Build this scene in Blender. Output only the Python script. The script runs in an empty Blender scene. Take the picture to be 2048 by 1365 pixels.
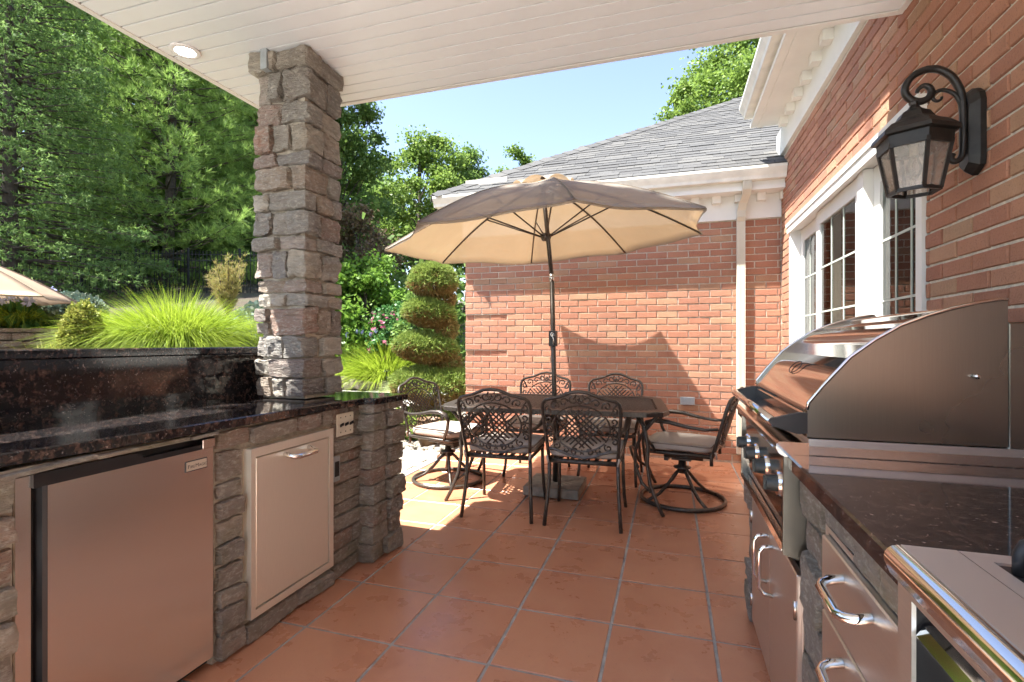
import bpy, bmesh, math, random
import numpy as np
from mathutils import Vector, Matrix, noise as mnoise
R = math.radians
random.seed(7); rng = np.random.default_rng(11)
sc = bpy.context.scene
col = sc.collection

# ------------------------------------------------------------------ camera, sky, sun, exposure
YAW = R(17.5); CS, SN = math.cos(YAW), math.sin(YAW); EYE = 1.2
cd = bpy.data.cameras.new('camera'); cam = bpy.data.objects.new('camera', cd); col.objects.link(cam)
cam.location = (0, 0, EYE); cam.rotation_euler = (R(90), 0, YAW)
cd.sensor_width = 36; cd.lens = 36 * 1001 / 2048; cd.clip_start = .02; cd.clip_end = 2000
sc.camera = cam
SUN_DIR = Vector((.42, .28, -1)).normalized()          # the way the light travels
world = bpy.data.worlds.new('World'); sc.world = world; world.use_nodes = True
wn = world.node_tree; bg = wn.nodes['Background']
sky = wn.nodes.new('ShaderNodeTexSky'); sky.sky_type = 'NISHITA'; sky.sun_disc = False
sky.sun_elevation = math.asin(-SUN_DIR.z)
sky.sun_rotation = math.atan2(-SUN_DIR.x, -SUN_DIR.y)
sky.air_density = 1.0; sky.dust_density = .8; sky.ozone_density = 1.0
hs_ = wn.nodes.new('ShaderNodeHueSaturation'); hs_.inputs['Saturation'].default_value = .95; hs_.inputs['Hue'].default_value = .508
wn.links.new(sky.outputs[0], hs_.inputs['Color']); wn.links.new(hs_.outputs[0], bg.inputs[0]); bg.inputs[1].default_value = .071
sd = bpy.data.lights.new('sun', 'SUN'); sun = bpy.data.objects.new('sun', sd); col.objects.link(sun)
sd.energy = 3.5; sd.angle = R(.55); sd.color = (1, .985, .955)
sun.rotation_euler = SUN_DIR.to_track_quat('-Z', 'Y').to_euler(); sun.location = (-8, -6, 20)
sc.view_settings.view_transform = 'Standard'; sc.view_settings.look = 'None'
sc.view_settings.exposure = 2.58; sc.view_settings.gamma = 1; sc.view_settings.use_curve_mapping = False
sc.cycles.use_denoising = True; sc.cycles.max_bounces = 8; sc.cycles.diffuse_bounces = 4
sc.cycles.glossy_bounces = 4; sc.cycles.transparent_max_bounces = 10; sc.cycles.caustics_refractive = False
sc.cycles.sample_clamp_indirect = 6; sc.cycles.use_adaptive_sampling = True; sc.cycles.adaptive_threshold = .02

# ------------------------------------------------------------------ materials
def nodes_of(name):
    m = bpy.data.materials.new(name); m.use_nodes = True
    nt = m.node_tree; return m, nt, nt.nodes['Principled BSDF']
def N(nt, t, **kw):
    n = nt.nodes.new(t)
    for k, v in kw.items():
        if k in n.inputs: n.inputs[k].default_value = v
        else: setattr(n, k, v)
    return n
def ramp(nt, fac, stops):
    r = nt.nodes.new('ShaderNodeValToRGB'); e = r.color_ramp.elements
    while len(e) < len(stops): e.new(.5)
    for q, (p, c) in zip(e, stops): q.position = p; q.color = (*c, 1)
    nt.links.new(fac, r.inputs[0]); return r.outputs[0]
def mixc(nt, f, a, b, mode='MIX'):
    m = nt.nodes.new('ShaderNodeMix'); m.data_type = 'RGBA'; m.blend_type = mode
    for s, v in ((m.inputs[0], f), (m.inputs[6], a), (m.inputs[7], b)):
        if isinstance(v, bpy.types.NodeSocket): nt.links.new(v, s)
        else: s.default_value = v if isinstance(v, (int, float)) else (*v, 1)
    return m.outputs[2]
def math_(nt, op, a, b=0.):
    m = nt.nodes.new('ShaderNodeMath'); m.operation = op
    for s, v in ((m.inputs[0], a), (m.inputs[1], b)):
        if isinstance(v, bpy.types.NodeSocket): nt.links.new(v, s)
        else: s.default_value = v
    return m.outputs[0]
def pos(nt): return nt.nodes.new('ShaderNodeNewGeometry').outputs['Position']
def noise(nt, vec, scale, detail=4, rough=.55, out='Fac'):
    n = N(nt, 'ShaderNodeTexNoise', Scale=scale, Detail=detail, Roughness=rough)
    nt.links.new(vec, n.inputs['Vector']); return n.outputs[out]
def bump(nt, bs, h, strength=.3, dist=.01):
    b = N(nt, 'ShaderNodeBump', Strength=strength, Distance=dist)
    nt.links.new(h, b.inputs['Height']); nt.links.new(b.outputs[0], bs.inputs['Normal'])
def piece_random(nt):
    a = nt.nodes.new('ShaderNodeObjectInfo').outputs['Random']
    b = nt.nodes.new('ShaderNodeNewGeometry').outputs['Random Per Island']
    return math_(nt, 'FRACT', math_(nt, 'ADD', a, b))
def scaled(nt, v, s):
    m = nt.nodes.new('ShaderNodeMapping'); m.inputs['Scale'].default_value = s
    nt.links.new(v, m.inputs[0]); return m.outputs[0]

def simple(name, c, rough=.6, metal=0., var=.15, scale=20, bmp=0., spec=.5, coat=0.):
    m, nt, b = nodes_of(name); p = pos(nt); n = noise(nt, p, scale)
    lo = tuple(x * (1 - var) for x in c); hi = tuple(min(1, x * (1 + var)) for x in c)
    nt.links.new(ramp(nt, n, [(.3, lo), (.7, hi)]), b.inputs['Base Color'])
    b.inputs['Roughness'].default_value = rough; b.inputs['Metallic'].default_value = metal
    b.inputs['Specular IOR Level'].default_value = spec; b.inputs['Coat Weight'].default_value = coat
    if bmp: bump(nt, b, noise(nt, p, scale * 4, 6), bmp, .006)
    return m
def brick_mat():
    m, nt, b = nodes_of('brick'); p = pos(nt); r = piece_random(nt)
    c = ramp(nt, r, [(0, (.48, .22, .128)), (.2, (.40, .165, .097)), (.4, (.53, .26, .152)), (.55, (.44, .20, .118)), (.7, (.37, .152, .093)), (.82, (.50, .24, .146)), (.92, (.50, .30, .175)), (1, (.44, .275, .16))])
    n = noise(nt, p, 9, 6, .7); c = mixc(nt, math_(nt, 'MULTIPLY', n, .5), c, (.36, .155, .09))
    n2 = noise(nt, p, 160, 3, .6); dark = ramp(nt, n2, [(.57, (0, 0, 0)), (.68, (1, 1, 1))])
    c = mixc(nt, math_(nt, 'MULTIPLY', dark, .55), c, (.12, .06, .04))
    pl = ramp(nt, noise(nt, p, 34, 5, .7), [(.58, (0, 0, 0)), (.78, (1, 1, 1))])
    c = mixc(nt, math_(nt, 'MULTIPLY', pl, .3), c, (.62, .42, .32))
    st = ramp(nt, noise(nt, p, 1.6, 5, .65), [(.42, (0, 0, 0)), (.7, (.5, .5, .5))]); c = mixc(nt, st, c, (.30, .15, .095))
    nt.links.new(c, b.inputs['Base Color']); b.inputs['Roughness'].default_value = .85
    bump(nt, b, noise(nt, p, 120, 6, .7), .7, .008); return m
def stone_mat(name, stops, moss=0.):
    m, nt, b = nodes_of(name); p = pos(nt); r = piece_random(nt)
    c = ramp(nt, r, stops)
    n = noise(nt, scaled(nt, p, (1, 1, 2.2)), 9, 8, .65)
    c = mixc(nt, math_(nt, 'MULTIPLY', ramp(nt, n, [(.40, (0, 0, 0)), (.60, (1, 1, 1))]), .6), c, (.27, .235, .185))
    n3 = noise(nt, scaled(nt, p, (1, 1, 2)), 34, 6, .75); c = mixc(nt, ramp(nt, n3, [(.50, (0, 0, 0)), (.68, (.8, .8, .8))]), c, (.66, .61, .50))
    if moss:
        sx = nt.nodes.new('ShaderNodeSeparateXYZ'); nt.links.new(p, sx.inputs[0])
        g = ramp(nt, noise(nt, p, 6, 5), [(.5, (0, 0, 0)), (.68, (1, 1, 1))])
        c = mixc(nt, math_(nt, 'MULTIPLY', g, moss), c, (.17, .16, .06))
    nt.links.new(c, b.inputs['Base Color']); b.inputs['Roughness'].default_value = .88
    h = math_(nt, 'ADD', noise(nt, scaled(nt, p, (1, 1, 2.6)), 16, 9, .72), math_(nt, 'MULTIPLY', noise(nt, scaled(nt, p, (1, 1, 6)), 22, 5, .6), .5))
    bump(nt, b, h, 1.0, .05); return m
def tile_mat():
    m, nt, b = nodes_of('terracotta'); p = pos(nt); r = piece_random(nt)
    c = ramp(nt, r, [(0, (.39, .16, .084)), (.3, (.45, .19, .10)), (.55, (.41, .17, .094)), (.8, (.49, .22, .118)), (1, (.37, .148, .08))])
    n = noise(nt, p, 5, 6, .6); c = mixc(nt, ramp(nt, n, [(.36, (0, 0, 0)), (.72, (.7, .7, .7))]), c, (.50, .24, .132))
    n2 = noise(nt, p, 70, 3, .6); c = mixc(nt, ramp(nt, n2, [(.64, (0, 0, 0)), (.72, (.45, .45, .45))]), c, (.20, .08, .05))
    n4 = noise(nt, p, 14, 6, .7); c = mixc(nt, ramp(nt, n4, [(.55, (0, 0, 0)), (.9, (.15, .15, .15))]), c, (.35, .14, .08))
    nt.links.new(c, b.inputs['Base Color'])
    nt.links.new(ramp(nt, n, [(.3, (.22,) * 3), (.75, (.42,) * 3)]), b.inputs['Roughness'])
    bump(nt, b, math_(nt, 'ADD', n, math_(nt, 'MULTIPLY', n2, .25)), .16, .01); return m
def granite_mat():
    m, nt, b = nodes_of('granite'); p = pos(nt)
    v = N(nt, 'ShaderNodeTexVoronoi', Scale=55); wv = noise(nt, p, 30, 3, .6, 'Color')
    nt.links.new(mixc(nt, .12, p, wv), v.inputs['Vector'])
    n = noise(nt, p, 44, 6, .7)
    c = ramp(nt, n, [(.42, (.010, .010, .011)), (.52, (.020, .018, .017)), (.61, (.095, .056, .042)), (.74, (.20, .135, .105))])
    n2 = noise(nt, p, 110, 2); c = mixc(nt, ramp(nt, n2, [(.66, (0, 0, 0)), (.72, (1, 1, 1))]), c, (.30, .25, .22))
    c = mixc(nt, math_(nt, 'MULTIPLY', v.outputs['Distance'], .5), c, (.012, .011, .013))
    nt.links.new(c, b.inputs['Base Color']); b.inputs['Roughness'].default_value = .07
    b.inputs['Specular IOR Level'].default_value = .6; return m
def steel_mat(name, axis=(1, 60, 1), rough=.26, c=(.63, .60, .56), bmp=.03, aniso=0.):
    m, nt, b = nodes_of(name); p = pos(nt)
    n = noise(nt, p, 3.5, 3, .5)
    b.inputs['Base Color'].default_value = (*c, 1); b.inputs['Metallic'].default_value = 1
    nt.links.new(ramp(nt, n, [(.3, (rough * .96,) * 3), (.7, (rough * 1.05,) * 3)]), b.inputs['Roughness'])
    if bmp: bump(nt, b, n, bmp, .002)
    if aniso:
        t = nt.nodes.new('ShaderNodeTangent'); t.direction_type = 'RADIAL'; t.axis = 'Z'; nt.links.new(t.outputs[0], b.inputs['Tangent']); b.inputs['Anisotropic'].default_value = aniso
        k = noise(nt, scaled(nt, p, axis), 9, 3, .6); c_ = ramp(nt, k, [(.3, tuple(x * .94 for x in c)), (.7, c)]); nt.links.new(c_, b.inputs['Base Color'])
    return m
def leaf_mat(name, stops, trans=.35, rough=.55, patch=None):
    m, nt, b = nodes_of(name); g = nt.nodes.new('ShaderNodeNewGeometry')
    c = ramp(nt, g.outputs['Random Per Island'], stops)
    n = noise(nt, g.outputs['Position'], 2.2, 3); c = mixc(nt, ramp(nt, n, [(.35, (0, 0, 0)), (.7, (.45, .45, .45))]), c, stops[-1][1])
    if patch:
        q = ramp(nt, noise(nt, g.outputs['Position'], patch[1], 4), [(patch[2], (0, 0, 0)), (patch[2] + .12, (1, 1, 1))])
        c = mixc(nt, q, c, patch[0])
    nt.links.new(c, b.inputs['Base Color']); b.inputs['Roughness'].default_value = rough; b.inputs['Specular IOR Level'].default_value = .25
    t = nt.nodes.new('ShaderNodeBsdfTranslucent'); nt.links.new(c, t.inputs[0])
    x = nt.nodes.new('ShaderNodeMixShader'); x.inputs[0].default_value = trans
    nt.links.new(b.outputs[0], x.inputs[1]); nt.links.new(t.outputs[0], x.inputs[2])
    nt.links.new(x.outputs[0], nt.nodes['Material Output'].inputs[0]); return m
def fabric_mat(name, c, trans=.3, weave=350, stain=.2, mesh=0., tcol=None):
    m, nt, b = nodes_of(name); p = pos(nt)
    n = noise(nt, p, 4, 6, .65)
    cc = ramp(nt, n, [(.3, tuple(x * (1 - stain) for x in c)), (.7, c)])
    w = noise(nt, p, weave, 2); cc = mixc(nt, math_(nt, 'MULTIPLY', w, .25), cc, tuple(x * .6 for x in c))
    nt.links.new(cc, b.inputs['Base Color']); b.inputs['Roughness'].default_value = .95; b.inputs['Specular IOR Level'].default_value = .1
    bump(nt, b, math_(nt, 'ADD', w, math_(nt, 'MULTIPLY', noise(nt, p, 14, 3), 2.)), .25, .004)
    if trans:
        t = nt.nodes.new('ShaderNodeBsdfTranslucent')
        if tcol: t.inputs[0].default_value = (*tcol, 1)
        else: nt.links.new(cc, t.inputs[0])
        x = nt.nodes.new('ShaderNodeMixShader'); x.inputs[0].default_value = trans
        nt.links.new(b.outputs[0], x.inputs[1]); nt.links.new(t.outputs[0], x.inputs[2]); o_ = x.outputs[0]
        if mesh:
            y = nt.nodes.new('ShaderNodeMixShader'); y.inputs[0].default_value = mesh; tr = nt.nodes.new('ShaderNodeBsdfTransparent')
            nt.links.new(o_, y.inputs[1]); nt.links.new(tr.outputs[0], y.inputs[2]); o_ = y.outputs[0]
        nt.links.new(o_, nt.nodes['Material Output'].inputs[0])
    return m
def glass_mat(name, tint=(1, 1, 1), ior=1.5, rough=0., refl=1.0):
    m = bpy.data.materials.new(name); m.use_nodes = True; nt = m.node_tree; nt.nodes.clear()
    o = nt.nodes.new('ShaderNodeOutputMaterial'); t = N(nt, 'ShaderNodeBsdfTransparent'); t.inputs[0].default_value = (*tint, 1)
    g = nt.nodes.new('ShaderNodeBsdfGlossy'); g.inputs['Roughness'].default_value = rough
    f = N(nt, 'ShaderNodeFresnel', IOR=ior); x = nt.nodes.new('ShaderNodeMixShader')
    nt.links.new(math_(nt, 'MULTIPLY', f.outputs[0], refl), x.inputs[0]); nt.links.new(t.outputs[0], x.inputs[1]); nt.links.new(g.outputs[0], x.inputs[2])
    nt.links.new(x.outputs[0], o.inputs[0]); return m
def seeded_mat():
    m = bpy.data.materials.new('seeded_glass'); m.use_nodes = True; nt = m.node_tree; nt.nodes.clear(); o = nt.nodes.new('ShaderNodeOutputMaterial')
    t = nt.nodes.new('ShaderNodeBsdfTransparent'); t.inputs[0].default_value = (.93, .90, .86, 1); d = nt.nodes.new('ShaderNodeBsdfTranslucent'); d.inputs[0].default_value = (.82, .76, .70, 1)
    df = nt.nodes.new('ShaderNodeBsdfDiffuse'); df.inputs[0].default_value = (.72, .66, .60, 1); g = nt.nodes.new('ShaderNodeBsdfGlossy'); g.inputs['Roughness'].default_value = .15
    a = nt.nodes.new('ShaderNodeMixShader'); a.inputs[0].default_value = .5; nt.links.new(d.outputs[0], a.inputs[1]); nt.links.new(df.outputs[0], a.inputs[2])
    b = nt.nodes.new('ShaderNodeMixShader'); nt.links.new(ramp(nt, noise(nt, pos(nt), 60, 4), [(.3, (.16,) * 3), (.7, (.34,) * 3)]), b.inputs[0]); nt.links.new(t.outputs[0], b.inputs[1]); nt.links.new(a.outputs[0], b.inputs[2])
    c = nt.nodes.new('ShaderNodeMixShader'); c.inputs[0].default_value = .08; nt.links.new(b.outputs[0], c.inputs[1]); nt.links.new(g.outputs[0], c.inputs[2]); nt.links.new(c.outputs[0], o.inputs[0]); return m
def shingle_mat():
    m, nt, b = nodes_of('shingle'); p = pos(nt); r = piece_random(nt)
    c = ramp(nt, r, [(0, (.050, .048, .045)), (.5, (.072, .069, .064)), (.8, (.095, .090, .080)), (1, (.06, .059, .057))])
    n = noise(nt, p, 220, 2); c = mixc(nt, ramp(nt, n, [(.45, (0, 0, 0)), (.65, (.4, .4, .4))]), c, (.15, .145, .135))
    nt.links.new(c, b.inputs['Base Color']); b.inputs['Roughness'].default_value = .95; bump(nt, b, n, .4, .004); return m
def emit_mat(name, c, s):
    m = bpy.data.materials.new(name); m.use_nodes = True; b = m.node_tree.nodes['Principled BSDF']
    b.inputs['Emission Color'].default_value = (*c, 1); b.inputs['Emission Strength'].default_value = s; return m
def ground_mat():
    m, nt, b = nodes_of('soil'); p = pos(nt)
    c = ramp(nt, noise(nt, p, 1.3, 8, .7), [(.3, (.045, .032, .02)), (.5, (.075, .055, .033)), (.7, (.06, .075, .025))])
    nt.links.new(c, b.inputs['Base Color']); b.inputs['Roughness'].default_value = .95; bump(nt, b, noise(nt, p, 12, 8, .7), .8, .05); return m

M = {}
M['brick'] = brick_mat()
M['mortar'] = simple('mortar', (.62, .56, .46), .95, var=.2, scale=40, bmp=.6)
M['grout'] = simple('grout', (.30, .285, .255), .95, var=.3, scale=18, bmp=.5)
M['stone_mortar'] = simple('stone_mortar', (.42, .38, .30), .95, var=.25, scale=30, bmp=.7)
M['stone'] = stone_mat('stone', [(0, (.56, .49, .37)), (.16, (.36, .34, .30)), (.32, (.64, .58, .46)), (.46, (.42, .31, .22)), (.60, (.54, .50, .43)), (.74, (.46, .28, .20)), (.88, (.32, .30, .27)), (1, (.66, .58, .44))])
M['stone_low'] = stone_mat('stone_low', [(0, (.42, .33, .25)), (.2, (.33, .29, .25)), (.38, (.46, .38, .29)), (.52, (.38, .23, .165)), (.68, (.38, .33, .27)), (.84, (.34, .26, .20)), (1, (.47, .39, .30))], moss=.45)
M['tile'] = tile_mat(); M['granite'] = granite_mat()
M['steel'] = steel_mat('steel', (60, 1, 1), .26, (.63, .60, .56), 0); M['steel_v'] = steel_mat('steel_v', (1, 90, 2.), .38, (.90, .85, .72), 0, .6)
M['steel_v'].node_tree.nodes['Principled BSDF'].inputs['Metallic'].default_value = .72
M['steel_h'] = steel_mat('steel_h', (1, 2., 90), .25, (.84, .815, .775), 0, .6)
M['steel_soft'] = steel_mat('steel_soft', (1, 1.5, 60), .36, (.70, .68, .645), 0, .5)
M['satin'] = steel_mat('satin', (1, 40, 1), .48, (.72, .70, .69), 0)
M['hood_end'] = steel_mat('hood_end', (60, 60, 1), .28, (.25, .235, .205), 0, .5)  # steel darkened in its colour to stand in for a dark reflection
M['polished'] = steel_mat('polished', (1, 1, 1), .09, (.72, .68, .64), 0)
M['chrome'] = steel_mat('chrome', (1, 1, 1), .06, (.75, .74, .72), 0)
M['galv'] = simple('galv', (.42, .46, .47), .5, .7, .12, 30)
M['black'] = simple('black', (.012, .012, .013), .42, var=.2)
M['knob'] = simple('knob', (.030, .034, .030), .42, var=.15)
M['castmetal'] = simple('castmetal', (.085, .070, .056), .40, .6, .3, 60, .12)
M['lampmetal'] = simple('lampmetal', (.022, .019, .016), .42, .3, .4, 25, .06)
M['white'] = simple('white', (.80, .78, .71), .5, var=.05, scale=4)
M['sash'] = simple('sash', (.80, .78, .72), .45, var=.04, scale=4)
M['muntin'] = simple('muntin', (.50, .54, .46), .5, var=.04)
M['ceiling'] = simple('ceiling', (.84, .86, .845), .42, var=.03, scale=3)
M['beige_plate'] = simple('beige_plate', (.66, .60, .46), .45, var=.06)
M['gutter'] = simple('gutter', (.76, .72, .62), .42, var=.12, scale=7)
M['downspout'] = simple('downspout', (.62, .56, .44), .45, var=.06, scale=5)
M['shingle'] = shingle_mat(); M['glass'] = glass_mat('glass', (.80, .86, .82), 1.55); M['lampglass'] = seeded_mat()
M['bulbglass'] = glass_mat('bulbglass', (.95, .95, .95), 1.5)
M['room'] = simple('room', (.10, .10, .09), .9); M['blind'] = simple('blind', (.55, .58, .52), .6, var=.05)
M['cushion'] = fabric_mat('cushion', (.50, .43, .36), 0, 500, .1); M['piping'] = simple('piping', (.16, .12, .09), .9)
M['canopy'] = fabric_mat('canopy', (.40, .35, .285), .34, 300, .18, .12, (.33, .215, .11))
M['canopy_far'] = fabric_mat('canopy_far', (.50, .36, .25), .3, 300, .12)
M['concrete'] = simple('concrete', (.60, .585, .545), .9, var=.15, scale=9, bmp=.4)
M['base_stone'] = simple('base_stone', (.27, .23, .175), .9, var=.3, scale=14, bmp=.5)
M['paver'] = simple('paver', (.33, .29, .22), .92, var=.3, scale=16, bmp=.6)
M['pebble'] = stone_mat('pebble', [(0, (.45, .36, .25)), (.4, (.52, .45, .35)), (.7, (.36, .31, .25)), (1, (.60, .55, .46))])
M['boulder'] = stone_mat('boulder', [(0, (.30, .24, .20)), (.5, (.36, .31, .26)), (1, (.28, .22, .20))])
M['block'] = stone_mat('block', [(0, (.30, .20, .15)), (.5, (.34, .25, .20)), (1, (.26, .19, .16))])
M['soil'] = ground_mat(); M['bark'] = simple('bark', (.085, .065, .05), .95, var=.4, scale=12, bmp=.9)
M['iron'] = simple('iron', (.012, .012, .012), .5); M['pot'] = simple('pot', (.17, .10, .05), .5)
M['water'] = simple('water', (.015, .022, .018), .05, var=.2)
M['led'] = emit_mat('led', (1, .97, .92), 14); M['ring'] = simple('ring', (.8, .79, .76), .5, var=.02)
M['badge'] = simple('badge', (.70, .64, .52), .3, .5, .05)
M['pine'] = leaf_mat('pine', [(0, (.13, .23, .055)), (.4, (.21, .34, .075)), (.75, (.30, .44, .10)), (1, (.38, .51, .14))], .45)
M['hemlock'] = leaf_mat('hemlock', [(0, (.10, .19, .055)), (.5, (.15, .26, .075)), (.85, (.22, .33, .10)), (1, (.29, .40, .125))], .42)
M['leaf'] = leaf_mat('leaf', [(0, (.09, .16, .03)), (.5, (.15, .24, .045)), (.85, (.22, .32, .06)), (1, (.30, .40, .09))], .42, .45)
M['leaf_dark'] = leaf_mat('leaf_dark', [(0, (.07, .14, .03)), (.5, (.12, .21, .045)), (.85, (.18, .28, .06)), (1, (.25, .34, .085))], .45, .45)
M['leaf_lime'] = leaf_mat('leaf_lime', [(0, (.09, .18, .02)), (.5, (.15, .27, .03)), (1, (.25, .36, .05))], .45)
M['leaf_red'] = leaf_mat('leaf_red', [(0, (.14, .085, .05)), (.5, (.20, .12, .075)), (1, (.17, .16, .07))], .4)
M['laurel'] = leaf_mat('laurel', [(0, (.09, .19, .02)), (.5, (.15, .28, .035)), (1, (.26, .40, .07))], .4, .35)
M['grass'] = leaf_mat('grass', [(0, (.15, .23, .015)), (.5, (.25, .35, .025)), (1, (.38, .46, .055))], .45, .5)
M['grass_pale'] = leaf_mat('grass_pale', [(0, (.20, .26, .08)), (.5, (.32, .38, .14)), (1, (.42, .46, .22))], .4)
M['straw'] = leaf_mat('straw', [(0, (.30, .26, .05)), (.5, (.22, .30, .04)), (1, (.45, .34, .08))], .4)
M['spruce_blue'] = leaf_mat('spruce_blue', [(0, (.10, .17, .13)), (.6, (.17, .24, .18)), (1, (.24, .25, .16))], .15)
M['boxwood'] = leaf_mat('boxwood', [(0, (.17, .21, .035)), (.5, (.26, .29, .05)), (1, (.38, .36, .09))], .3)
M['topiary'] = leaf_mat('topiary', [(0, (.13, .20, .04)), (.5, (.22, .30, .06)), (1, (.33, .39, .10))], .3, .6, ((.32, .20, .07), 3.5, .66))
M['topiary_dry'] = leaf_mat('topiary_dry', [(0, (.20, .12, .045)), (.5, (.32, .18, .065)), (1, (.27, .24, .075))], .25)
M['hosta'] = leaf_mat('hosta', [(0, (.04, .13, .03)), (.6, (.07, .19, .045)), (1, (.13, .26, .08))], .3, .4)
M['lilac'] = leaf_mat('lilac', [(0, (.36, .38, .62)), (.5, (.46, .48, .70)), (1, (.58, .60, .78))], .3)
M['pink'] = leaf_mat('pink', [(0, (.50, .10, .22)), (.5, (.62, .18, .30)), (1, (.72, .32, .42))], .35)
M['yellow_conifer'] = leaf_mat('yellow_conifer', [(0, (.30, .32, .07)), (.5, (.38, .36, .10)), (1, (.42, .30, .14))], .35)

# ------------------------------------------------------------------ builders
OFF = {}                                                  # world offset of each parent (unrotated ones)
def tag(o, label=None, cat=None, group=None, kind=None):
    if label: o['label'] = label
    if cat: o['category'] = cat
    if group: o['group'] = group
    if kind: o['kind'] = kind
    return o
def link(o, parent=None, world=True):
    col.objects.link(o)
    if parent is not None:
        o.parent = parent
        if world:
            off = OFF.get(parent.name, Vector((0, 0, 0))); o.location = Vector(o.location) - off
            OFF[o.name] = off + Vector(o.location)
    else: OFF[o.name] = Vector(o.location)
    return o
def thing(name, loc, label, cat, group=None, rz=0.):
    o = bpy.data.objects.new(name, None); o.empty_display_size = .1; o.location = loc; o.rotation_euler = (0, 0, rz)
    link(o); return tag(o, label, cat, group)
def frame_from(d):
    d = Vector(d).normalized(); a = Vector((0, 0, 1)) if abs(d.z) < .9 else Vector((1, 0, 0))
    x = d.cross(a).normalized(); return x, d.cross(x).normalized()
class MB:
    def __init__(s): s.v = []; s.f = []; s.sm = []
    def add(s, v, f, smooth=False):
        o = len(s.v); s.v += [tuple(p) for p in v]; s.f += [tuple(i + o for i in q) for q in f]; s.sm += [smooth] * len(f); return s
    def box(s, x0, x1, y0, y1, z0, z1, b=0., seg=1):
        if b:
            bm = bmesh.new(); bmesh.ops.create_cube(bm, size=1)
            for v in bm.verts: v.co = ((x0 + x1) / 2 + v.co.x * (x1 - x0), (y0 + y1) / 2 + v.co.y * (y1 - y0), (z0 + z1) / 2 + v.co.z * (z1 - z0))
            bmesh.ops.bevel(bm, geom=bm.edges[:], offset=b, segments=seg, affect='EDGES', profile=.5)
            bm.verts.index_update(); s.add([v.co[:] for v in bm.verts], [[v.index for v in f.verts] for f in bm.faces]); bm.free(); return s
        v = [(x, y, z) for x in (x0, x1) for y in (y0, y1) for z in (z0, z1)]
        return s.add(v, [(0, 1, 3, 2), (4, 6, 7, 5), (0, 4, 5, 1), (2, 3, 7, 6), (0, 2, 6, 4), (1, 5, 7, 3)])
    def obox(s, c, ax, ay, az):                            # centre and three half-axes
        c = Vector(c); ax, ay, az = Vector(ax), Vector(ay), Vector(az)
        v = [c + i * ax + j * ay + k * az for i in (-1, 1) for j in (-1, 1) for k in (-1, 1)]
        return s.add(v, [(0, 1, 3, 2), (4, 6, 7, 5), (0, 4, 5, 1), (2, 3, 7, 6), (0, 2, 6, 4), (1, 5, 7, 3)])
    def tube(s, pts, r, n=8, closed=False, flat=1., up=None):
        pts = [Vector(p) for p in pts]; m = len(pts); rs = r if isinstance(r, (list, tuple)) else [r] * m
        d = [(pts[(i + 1) % m] - pts[i - 1] if closed else pts[min(i + 1, m - 1)] - pts[max(i - 1, 0)]).normalized() for i in range(m)]
        if up is not None:
            fr = []
            for q in d:
                x = q.cross(Vector(up)); x = x.normalized() if x.length > 1e-6 else frame_from(q)[0]; fr.append((x, q.cross(x).normalized()))
        else:
            x, y = frame_from(d[0]); fr = [(x, y)]
            for i in range(1, m):
                x = (x - d[i] * x.dot(d[i])); x = x.normalized() if x.length > 1e-6 else frame_from(d[i])[0]; fr.append((x, d[i].cross(x).normalized()))
        v = []
        for i in range(m):
            x, y = fr[i]
            for k in range(n):
                a = 2 * math.pi * (k + .5) / n; v.append(pts[i] + (x * math.cos(a) * flat + y * math.sin(a)) * rs[i])
        f = [(i * n + k, i * n + (k + 1) % n, (i + 1) % m * n + (k + 1) % n, (i + 1) % m * n + k) for i in range(m if closed else m - 1) for k in range(n)]
        if not closed: f += [tuple(range(n))[::-1], tuple((m - 1) * n + k for k in range(n))]
        return s.add(v, f, n > 5)
    def lathe(s, prof, c=(0, 0, 0), n=24, ph=0., smooth=True):
        c = Vector(c); v = []
        for r, z in prof:
            for k in range(n):
                a = 2 * math.pi * k / n + ph; v.append((c.x + r * math.cos(a), c.y + r * math.sin(a), c.z + z))
        m = len(prof); f = [(i * n + k, i * n + (k + 1) % n, (i + 1) * n + (k + 1) % n, (i + 1) * n + k) for i in range(m - 1) for k in range(n)]
        f += [tuple(range(n))[::-1], tuple((m - 1) * n + k for k in range(n))]
        return s.add(v, f, smooth)
    def extrude(s, poly, y0, y1, axis='y', smooth=False):  # poly in (x,z) for y ; (y,z) for x ; (x,y) for z
        fn = {'y': lambda a, b, t: (a, t, b), 'x': lambda a, b, t: (t, a, b), 'z': lambda a, b, t: (a, b, t)}[axis]
        m = len(poly); v = [fn(a, b, y0) for a, b in poly] + [fn(a, b, y1) for a, b in poly]
        s.add(v, [(i, (i + 1) % m, (i + 1) % m + m, i + m) for i in range(m)], smooth)
        return s.add(v, [tuple(range(m))[::-1], tuple(range(m, 2 * m))])
    def mesh(s, name, mat):
        me = bpy.data.meshes.new(name); me.from_pydata(s.v, [], s.f)
        me.polygons.foreach_set('use_smooth', s.sm); me.materials.append(mat)
        bm = bmesh.new(); bm.from_mesh(me); bmesh.ops.recalc_face_normals(bm, faces=bm.faces[:]); bm.to_mesh(me); bm.free(); return me
    def build(s, name, mat, parent=None, world=True, loc=(0, 0, 0)):
        m = M[mat] if isinstance(mat, str) else mat
        o = bpy.data.objects.new(name, s.mesh(name, m)); o.location = loc
        return link(o, parent, world)
def B(*a, **k): return MB().box(*a, **k)
def place(name, me, loc, parent, rot=None, world=True):
    o = bpy.data.objects.new(name, me); o.location = loc
    if rot: o.rotation_euler = rot
    return link(o, parent, world)
def copy_tree(o, parent=None):
    c = o.copy(); col.objects.link(c); c.parent = parent
    for ch in o.children: copy_tree(ch, c)
    return c
def plan(l, d, z=0.): return Vector((l * CS - d * SN, l * SN + d * CS, z))   # metres right of / in front of the viewpoint, as plan x, y
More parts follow.
